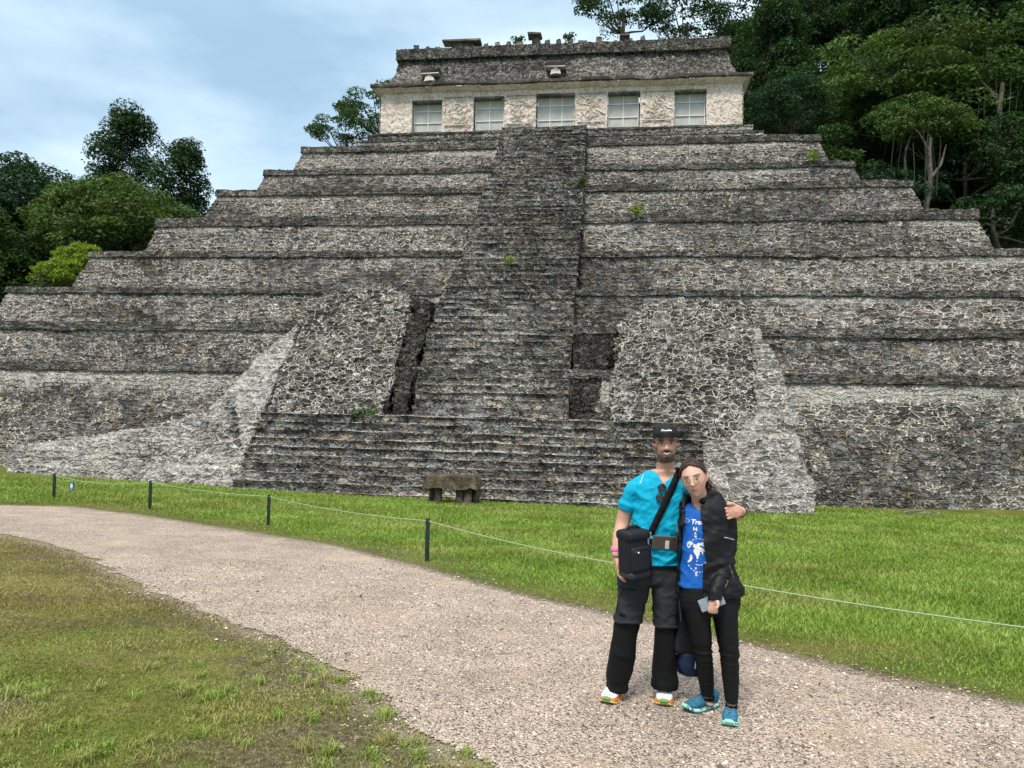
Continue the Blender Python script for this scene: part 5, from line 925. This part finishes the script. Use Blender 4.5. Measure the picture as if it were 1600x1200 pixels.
# leggings
b = B(); g_ = .008
for rows in (WLR[:-1], WLL[:-1]): loft(b, sm(ringpx([r+(dd,) for r, dd in zip(rows, (.095, .085, .066, .055, .042))], WD, .07, g_)), 22, 2.1)
loft(b, sm(ringpx([(905, 1066, 1146, WD, .098), (918, 1062, 1152, WD, .108), (935, 1061, 1156, WD, .115), (952, 1066, 1152, WD, .10), (960, 1080, 1140, WD, .06)], WD, .1)))
V, N, F = fuse(b, .0055, 4); kn = np.exp(-((V[:, 2]-unp(1110, 1015, 4.76)[2])/.07)**2); n = 1-abs(2*vn(V[:, 0]*4, V[:, 1]*4, V[:, 2]*38, 31)-1); V = V+N*((n-.5)*.012*(kn+.25))[:, None]; m_leg = fabric('black_leggings', (.004, .0045, .006), .7); leg = obj('leggings', npmesh('leggings', wl(V), F, m_leg), wom); leg_bvh = bvh_of(V, F)
# jacket, open at the front
b = B(); loft(b, sm(ringpx([(771, 1086, 1114, 4.83, .055), (779, 1074, 1128, 4.81, .085), (789, 1064, 1134, 4.79, .104), (815, 1062, 1135, 4.78, .120), (850, 1061, 1137, WD, .120), (885, 1061, 1147, WD, .116), (905, 1060, 1156, WD, .122), (928, 1059, 1165, WD, .128)], WD, .1)))
limb(b, [unp(1119, 795, 4.78), unp(1132, 811, 4.79), unp(1136, 842, 4.79), unp(1137, 868, 4.76), unp(1128, 897, 4.67), unp(1119, 922, 4.61), unp(1115.5, 934, 4.595)], [.054, .058, .052, .050, .046, .043, .040], 18)
V, N, F = fuse(b, .006, 4); V = folds(V, N, .018, 4, 8, 41, -1.2); V = folds(V, N, .010, 11, 16, 42, .9); pp = proj(V)
xr = np.interp(pp[:, 1], [770, 800, 850, 905, 940], [1092, 1094, 1099, 1107, 1111]); xl = np.interp(pp[:, 1], [770, 800, 830, 930], [1074, 1066, 1065, 1061]); slv = (V[:, 1] < 4.68) & (pp[:, 1] > 880) & (pp[:, 0] > 1098)
op = (pp[:, 0] < xr) & (pp[:, 0] > xl) & (V[:, 1] < WD+.01) & ~slv | (pp[:, 1] < 790) & (V[:, 1] < 4.82) & (pp[:, 0] < 1100); cap_ = (V[:, 2] < unp(1120, 926, WD)[2]) & ~slv
cuff = slv & (pp[:, 1] > 939)
Vs, Fs, _ = keepf(V, F, ~(op | cap_ | cuff)); jac = obj('jacket', npmesh('jacket', wl(Vs), Fs, m_blk2), wom); jac_bvh = bvh_of(Vs, Fs); s_ = jac.modifiers.new('t', 'SOLIDIFY'); s_.thickness = .005; s_.offset = 0
hb = B(); limb(hb, [unp(1097, 783, 4.73), unp(1106, 776, 4.76), unp(1117, 774, 4.82), unp(1124, 783, 4.88)], [.016, .024, .032, .03], 14); limb(hb, [unp(1072, 775, 4.80), unp(1068, 790, 4.76), unp(1067.5, 820, 4.70)], [.018, .015, .010], 12); V, N, F = fuse(hb, .005, 5); V = folds(V, N, .014, 12, 18, 44, .5); obj('hood', npmesh('hood', wl(V), F, m_blk2), jac)
m_refl = plain('silver_reflective', (.6, .62, .62), .4, .5); m_zip = plain('grey_zip', (.10, .105, .11), .4, .5)
for nm, px, w_, mt in (('reflective_stripe', [(1131.5, 839.5), (1139, 841), (1147, 843.5)], .005, m_refl), ('pocket_zip', [(1139, 882), (1142.5, 892), (1146, 902)], .009, m_zip)):
    ribbon(nm, px, 4.65, w_, mt, jac, [jac_bvh], .004, .002).location = -WO
tv, tf_ = textmesh('north peak', .0105, .2, .0003); decal('jacket_lettering', tv, tf_, 1115, 787, WD, m_refl, jac, jac_bvh, rot=-.35).location = -WO
# shoes
mb = plain('blue_mesh_upper', (.035, .17, .30), .8, .3, .55, 60, .003); mm = M('speckled_mint_sole', .7); mm.col(mm.ramp(mm.noise(mm.co(), 55, 3), [(.42, (.05, .13, .18)), (.5, (.42, .72, .62))])); mnt = plain('mint_toe', (.30, .70, .50), .6); mdk = plain('dark_teal_outsole', (.03, .09, .13), .7); mlc = plain('blue_grey_lace', (.12, .2, .27), .8)
shoe(wom, WO, ghit(1070, 1115), (.88, .48), .27, .096, (mb, mm.m, mdk, mnt, mlc), 'w'); shoe(wom, WO, ghit(1139, 1140), (.34, .94), .25, .098, (mb, mm.m, mnt, mnt, mlc), 'w')
for px, py, d, r_ in ((1107.5, 1091, 4.862, .034), (1143, 1103, 4.72, .034)): band('sock', unp(px, py, d), (0, 0, 1), r_, .022, m_blk, wom, WO)
# round wire glasses
gl = thing('eyeglasses', 'thin round wire glasses on the face of the woman', 'glasses', WP([[0, -.1, .005]])[0].tolist()); GO = np.array(gl.location); m_wire = plain('gold_wire', (.35, .31, .26), .3, .6); m_clear = M('clear_lens', .03, .5); m_clear.b.inputs['Transmission Weight'].default_value = 1; m_clear.b.inputs['IOR'].default_value = 1.03
fb = B(); t = np.linspace(0, 2*pi, 29)
for s in E0:
    rg = np.stack([s*.0315+.0255*np.cos(t), -.104+.010*np.abs((s*.0315+.0255*np.cos(t))/.057)**2, .001+.0235*np.sin(t)], -1); fb.tube(WP(rg)-GO, .0011, 6, False)
    fb.tube(WP([[s*.057, -.095, .008], [s*.074, -.05, .010], [s*.078, .012, .012]])-GO, .0011, 6); i = np.arange(28); obj('lens', npmesh('lens', WP(np.r_[rg[:28], [rg[:28].mean(0)]])-GO, np.stack([i, (i+1) % 28, np.full(28, 28)], 1), m_clear.m), gl)
fb.tube(WP([[-.007, -.108, .005], [0, -.111, .009], [.007, -.108, .005]])-GO, .0011, 6); obj('frame', fb.mesh('frame', m_wire, True), gl)
# phone in her hand
def phone(name, label, c, R, d, mats, extra=None):
    t = thing(name, label, 'phone', np.array(c).tolist()); obj('case', cuboid_r(B(), (0, 0, 0), d, R, min(d)*.45).mesh('case', mats[0], True), t); R = np.array(R)
    obj('screen', B().box(R @ np.array([0, -d[1]/2-.0007, 0]), (d[0]*.92, .0015, d[2]*.90), R).mesh('screen', mats[1]), t); return t
Rp = Matrix.Rotation(radians(-22), 3, 'Z') @ Matrix.Rotation(radians(66), 3, 'Y') @ Matrix.Rotation(radians(-15), 3, 'X'); m_pg = plain('pale_blue_grey_phone', (.24, .31, .37), .35, .5)
phone('mobile_phone', 'pale blue-grey phone held low in the hand of the woman', unp(1112, 941, 4.61), Rp, (.074, .009, .150), (m_pg, m_pg))
# ======== things carried by the man
Rb = Matrix.Rotation(radians(28), 3, 'Z') @ Matrix.Rotation(radians(-4), 3, 'Y'); Rb_ = np.array(Rb); bc = unp(989.5, 862.5, 4.77)
bag = thing('camera_bag', 'black padded camera bag hanging at the hip of the man on a shoulder strap', 'bag', bc.tolist()); m_bag = fabric('black_nylon', (.012, .014, .020), .65); m_bag2 = plain('grey_rubber', (.03, .035, .04), .5)
def bp(nm, c, d, r=.02, mt=m_bag, par=bag, n=5, R=Rb_): o = obj(nm, cuboid_r(B(), R @ np.array(c) if R is Rb_ else c, d, R, r, n).mesh(nm, mt, True), par); return o
bd = bp('bag_body', (0, 0, -.01), (.165, .135, .26), .035); bp('lid', (0, -.005, .110), (.178, .150, .065), .028); bp('front_pocket', (-.005, -.075, -.030), (.135, .045, .155), .022); bp('base', (0, -.005, -.128), (.160, .140, .045), .020, m_bag2); bp('side_pocket', (.090, -.005, -.035), (.03, .10, .14), .013)
hd = B().tube([Rb_ @ np.array(p) for p in ((-.06, 0, .138), (-.03, 0, .158), (.03, 0, .158), (.06, 0, .138))], .009, 8); obj('carry_handle', hd.mesh('carry_handle', m_bag, True), bag)
for c in ((.058, -.079, .070), (.107, -.03, .02)): obj('zip_pull', B().box(Rb_ @ np.array(c), (.006, .006, .034), Rb_).mesh('zip_pull', m_metal), bag)
zt = B().tube([Rb_ @ np.array(p) for p in [(-.062, -.099, -.08), (-.064, -.100, .01), (-.045, -.101, .038), (.03, -.101, .038), (.055, -.100, .01), (.056, -.099, -.08)]], .0022, 6); obj('pocket_zip', zt.mesh('pocket_zip', m_plastic, True), bag)
lg = B(); ell(lg, Rb_ @ np.array([-.034, -.099, .018]), (.006, .003, .006), 8); obj('badge', lg.mesh('badge', plain('cream_badge', (.8, .7, .5), .5), True), bag)
sh_ = ribbon('shoulder_strap', [(1016.5, 834), (1022, 822), (1031, 803), (1042, 780), (1052, 757), (1059, 740), (1061, 731)], 4.86, .042, m_blk, bag, [shirt_bvh, body_bvh], .008, .005, n=60); sh_.location = -np.array(bc)
obj('strap_hook', B().tube([unp(1016.5, 832, 4.82)-bc, unp(1015, 838, 4.80)-bc, unp(1010, 843, 4.78)-bc], .006, 7).mesh('strap_hook', m_metal, True), bag)
# belt pouch with a phone behind its window
Rq = Matrix.Rotation(radians(4), 3, 'Z') @ Matrix.Rotation(radians(3), 3, 'Y'); pc = unp(1038.5, 848, 4.835)
pk = thing('phone_pouch', 'black waist belt carrying a phone in a grey-rimmed window pouch', 'belt pouch', pc.tolist()); pkm = plain('grey_rim', (.11, .115, .12), .45, .5); pks = plain('brown_black_screen', (.045, .036, .032), .12, .6, .1)
obj('pouch', cuboid_r(B(), (0, 0, 0), (.158, .018, .086), Rq, .008).mesh('pouch', pkm, True), pk); obj('screen', B().box(Rq @ Vector((-.002, -.0102, .001)), (.146, .002, .074), Rq).mesh('screen', pks), pk)
obj('reflected_light', B().box(Rq @ Vector((.014, -.0118, -.010)), (.024, .001, .05), Rq, .002).mesh('reflected_light', plain('painted_reflection', (.5, .48, .43), .4)), pk)  # screen reflection made as a pale quad, its brightness put into the colour
bl = ribbon('belt', [(1048, 846), (1058, 846), (1066, 843)], 4.86, .07, m_blk, pk, [shirt_bvh], .006, .006, n=12); bl.location = -pc; bl2 = ribbon('belt', [(990, 846), (1005, 848), (1022, 849)], 4.86, .06, m_blk, pk, [shirt_bvh], .004, .005, n=12); bl2.location = -pc
# dark garment and navy bag hanging between the two
dg_ = thing('hanging_jacket', 'black jacket hanging straight down between the legs of the couple', 'jacket', unp(1066, 1010, 4.93).tolist()); O_ = np.array(dg_.location)
b = B(); loft(b, sm(ringpx([(872, 1060, 1076, 4.93, .03), (910, 1058, 1080, 4.93, .035), (950, 1057, 1084, 4.93, .04), (990, 1054, 1090, 4.93, .045), (1014, 1053.5, 1092, 4.93, .04), (1018, 1058, 1090, 4.93, .03)], 4.93, .03))); V, N, F = fuse(b, .006, 3); V = folds(V, N, .03, 7, 3, 51, .4); obj('shell', npmesh('shell', V-O_, F, m_blk2), dg_)
obj('zip', B().tube([unp(1063, 890, 4.885)-O_, unp(1061, 935, 4.88)-O_, unp(1064, 970, 4.875)-O_], .004, 6).mesh('zip', m_zip, True), dg_)
nb = thing('drawstring_bag', 'navy drawstring bag hanging low behind the right leg of the woman', 'bag', unp(1075, 1040, 4.95).tolist()); O_ = np.array(nb.location); m_nv = fabric('navy_nylon', (.008, .018, .05), .6)
b = B(); loft(b, sm(ringpx([(1008, 1066, 1084, 4.95, .03), (1020, 1060, 1090, 4.95, .05), (1035, 1057, 1094, 4.95, .06), (1050, 1061, 1092, 4.95, .05), (1057, 1072, 1088, 4.95, .025)], 4.95, .03))); V, N, F = fuse(b, .006, 3); V = folds(V, N, .018, 14, 5, 61, .6); obj('sack', npmesh('sack', V-O_, F, m_nv), nb)
obj('cord', B().tube([unp(1083, 1005, 4.9)-O_, unp(1088, 1025, 4.88)-O_, unp(1086, 1045, 4.89)-O_], .003, 6).mesh('cord', m_white, True), nb)
# ---------------------------------------------------------------- rope fence
m_post = plain('dark_green_post', (.018, .035, .028), .6, .3, .4, 8); m_rope = plain('pale_green_rope', (.36, .45, .30), .8); tops = []
PS = [(84, 778, 740, 'dark green fence post at the far left, nearest the small teal sign'), (234, 797, 751, 'dark green fence post second from the left, in front of the pale stone edging'), (419, 822, 773, 'dark green fence post standing left of the stone bench'), (667, 877, 810, 'dark green fence post nearest the stone bench, with most height in view'), (1072, 975, 893, 'dark green fence post hidden behind the couple')]
for px, py, pt, lb in PS:
    g = ghit(px, py); d = g[1]; top = unp(px+.5, pt, d); h = top[2]-g[2]; t = thing('fence_post', lb, 'fence post', g.tolist(), .2, 'fence posts of the rope barrier')
    p = obj('post', cuboid_r(B(), (0, 0, h/2-.1), (.062, .062, h+.2), None, .008, 2).mesh('post', m_post, False), t); obj('rope_eyelet', B().tube([[.03, -.02, h-.03], [.045, -.035, h-.03], [.045, -.035, h-.05]], .006, 6).mesh('rope_eyelet', m_metal, True), t); tops.append(g+np.array([0, 0, h-.035]))
left = tops[0]+(tops[0]-tops[1])*1.0; nxt = np.array([4.6, 4.75, .46]); pts = [*tops, nxt]; rp_ = []
for a_, b_ in zip(pts[:-1], pts[1:]): t = np.linspace(0, 1, 16)[:-1]; sg_ = .045*np.linalg.norm(a_-b_)/4; rp_ += [a_+(b_-a_)*u-np.array([0, 0, 4*u*(1-u)*sg_*(3 if a_ is tops[0] else 1)]) for u in t]
rope = obj('barrier_rope', B().tube(np.array(rp_+[nxt]), .0060, 7).mesh('barrier_rope', m_rope, True), label='thin pale green rope strung between the fence posts along the lawn', cat='rope')
sg = thing('small_sign', 'small teal sign with a white hand symbol hanging on the rope', 'sign', unp(112, 760, 18.6).tolist()); m_tl = plain('teal_sign', (.0, .14, .17), .6)
obj('panel', cuboid_r(B(), (0, 0, 0), (.125, .02, .215), None, .008, 2).mesh('panel', m_tl), sg)
hv, hf = polys([[(-.028, -.03), (.028, -.03), (.034, .03), (-.034, .03)], [(-.030, .03), (-.018, .03), (-.018, .072), (-.030, .066)], [(-.014, .03), (-.002, .03), (-.002, .08), (-.014, .08)], [(.002, .03), (.014, .03), (.014, .078), (.002, .078)], [(.018, .03), (.030, .03), (.030, .066), (.018, .07)], [(-.035, -.06), (.035, -.06), (.035, -.052), (-.035, -.052)], [(-.03, -.078), (.03, -.078), (.03, -.07), (-.03, -.07)]])
obj('hand_symbol', npmesh('hand_symbol', np.stack([hv[:, 0], -.013+0*hv[:, 0], hv[:, 1]], -1), hf, m_white, False), sg)
obj('hanger', B().tube([[-.03, 0, .10], [0, 0, .14], [.03, 0, .10]], .004, 6).mesh('hanger', m_metal), sg)
# ---------------------------------------------------------------- stone bench in front of the stairs
bd_ = 25.3; c = unp(707, 786, bd_); c[2] = float(gz(c[0], c[1])); al = thing('stone_bench', 'thick weathered stone slab bench on squat legs in front of the stairs', 'bench', c.tolist(), -YAW); s_ = bd_/1200
def rough(nm, cc, d, n=5): return obj(nm, rough_block(B(), cc, d, n).mesh(nm, M_slab2, True), al)
M_slab2 = M('brown_stone', .9, .2); v = M_slab2.co(); M_slab2.col(M_slab2.mul(M_slab2.ramp(M_slab2.noise(v, 2.2, 5, .7), [(.3, (.035, .03, .022)), (.5, (.085, .07, .05)), (.7, (.20, .165, .12))]), M_slab2.ramp(M_slab2.noise(v, 14, 6, .8), [(.35, .35), (.6, 1.3)]))); M_slab2.bump(M_slab2.noise(v, 12, 6, .75), .06); M_slab2 = M_slab2.m
H_ = (786-743)*s_; th_ = 18*s_; rough('slab', (0, 0, H_-th_/2), (88*s_, 1.2, th_), 9)
for x, r_, y in ((-32, 10, .25), (-20, 7, -.3), (14, 8, -.25), (27, 7, -.35), (33, 8, .3)):
    rr_ = r_*s_; b = B().tube([[x*s_, y, -.1], [x*s_, y, .08], [x*s_+.01, y, (H_-th_)*.5], [x*s_, y, H_-th_+.03]], [rr_*1.0, rr_*.92, rr_*.85, rr_*.9], 12); obj('leg', b.mesh('leg', M_slab2, True), al)
for x, y in ((-26, -.6), (20, -.65), (31, -.5)): rough('footing_stone', (x*s_, y, .03), (.45, .35, .12), 3)
# stray stones in the grass
for px, py, w_, h_, lb in ((838, 917, .16, .03, 'flat pale stone sunk in the lawn edge below the bench, the middle of three'), (785, 914, .12, .02, 'flat buff stone sunk in the lawn edge, leftmost of three'), (891, 944, .13, .03, 'flat white stone at the edge of the gravel, left of the man'), (1466, 1080, .05, .03, 'small rounded white stone on the path edge at the right'), (633, 1090, .03, .02, 'small pale chip lying on the gravel near the left grass'), (316, 748, .75, .42, 'large pale boulder-like stone at the foot of the left stone edging')):
    g = ghit(px, py+ (6 if w_ > .5 else 0)); d_ = (w_, w_*.6, h_); b = rough_block(B(), (0, 0, h_*.3), d_, 4); o = obj('loose_stone', b.mesh('loose_stone', plain('pale_stone', (.48, .44, .37), .9, .2, .4, 14, .01), True), label=lb, cat='stone', loc=g.tolist()); m_ = o.modifiers.new('s', 'SUBSURF'); m_.levels = m_.render_levels = 1
g = ghit(1437, 802); o = obj('drain_cover', rough_block(B(), (0, 0, .0), (1.3, .35, .08), 6).mesh('drain_cover', M_slab, True), label='flat dark grey stone slab lying in the lawn at the right', cat='stone slab', loc=(g+np.array([0, 0, .05])).tolist())
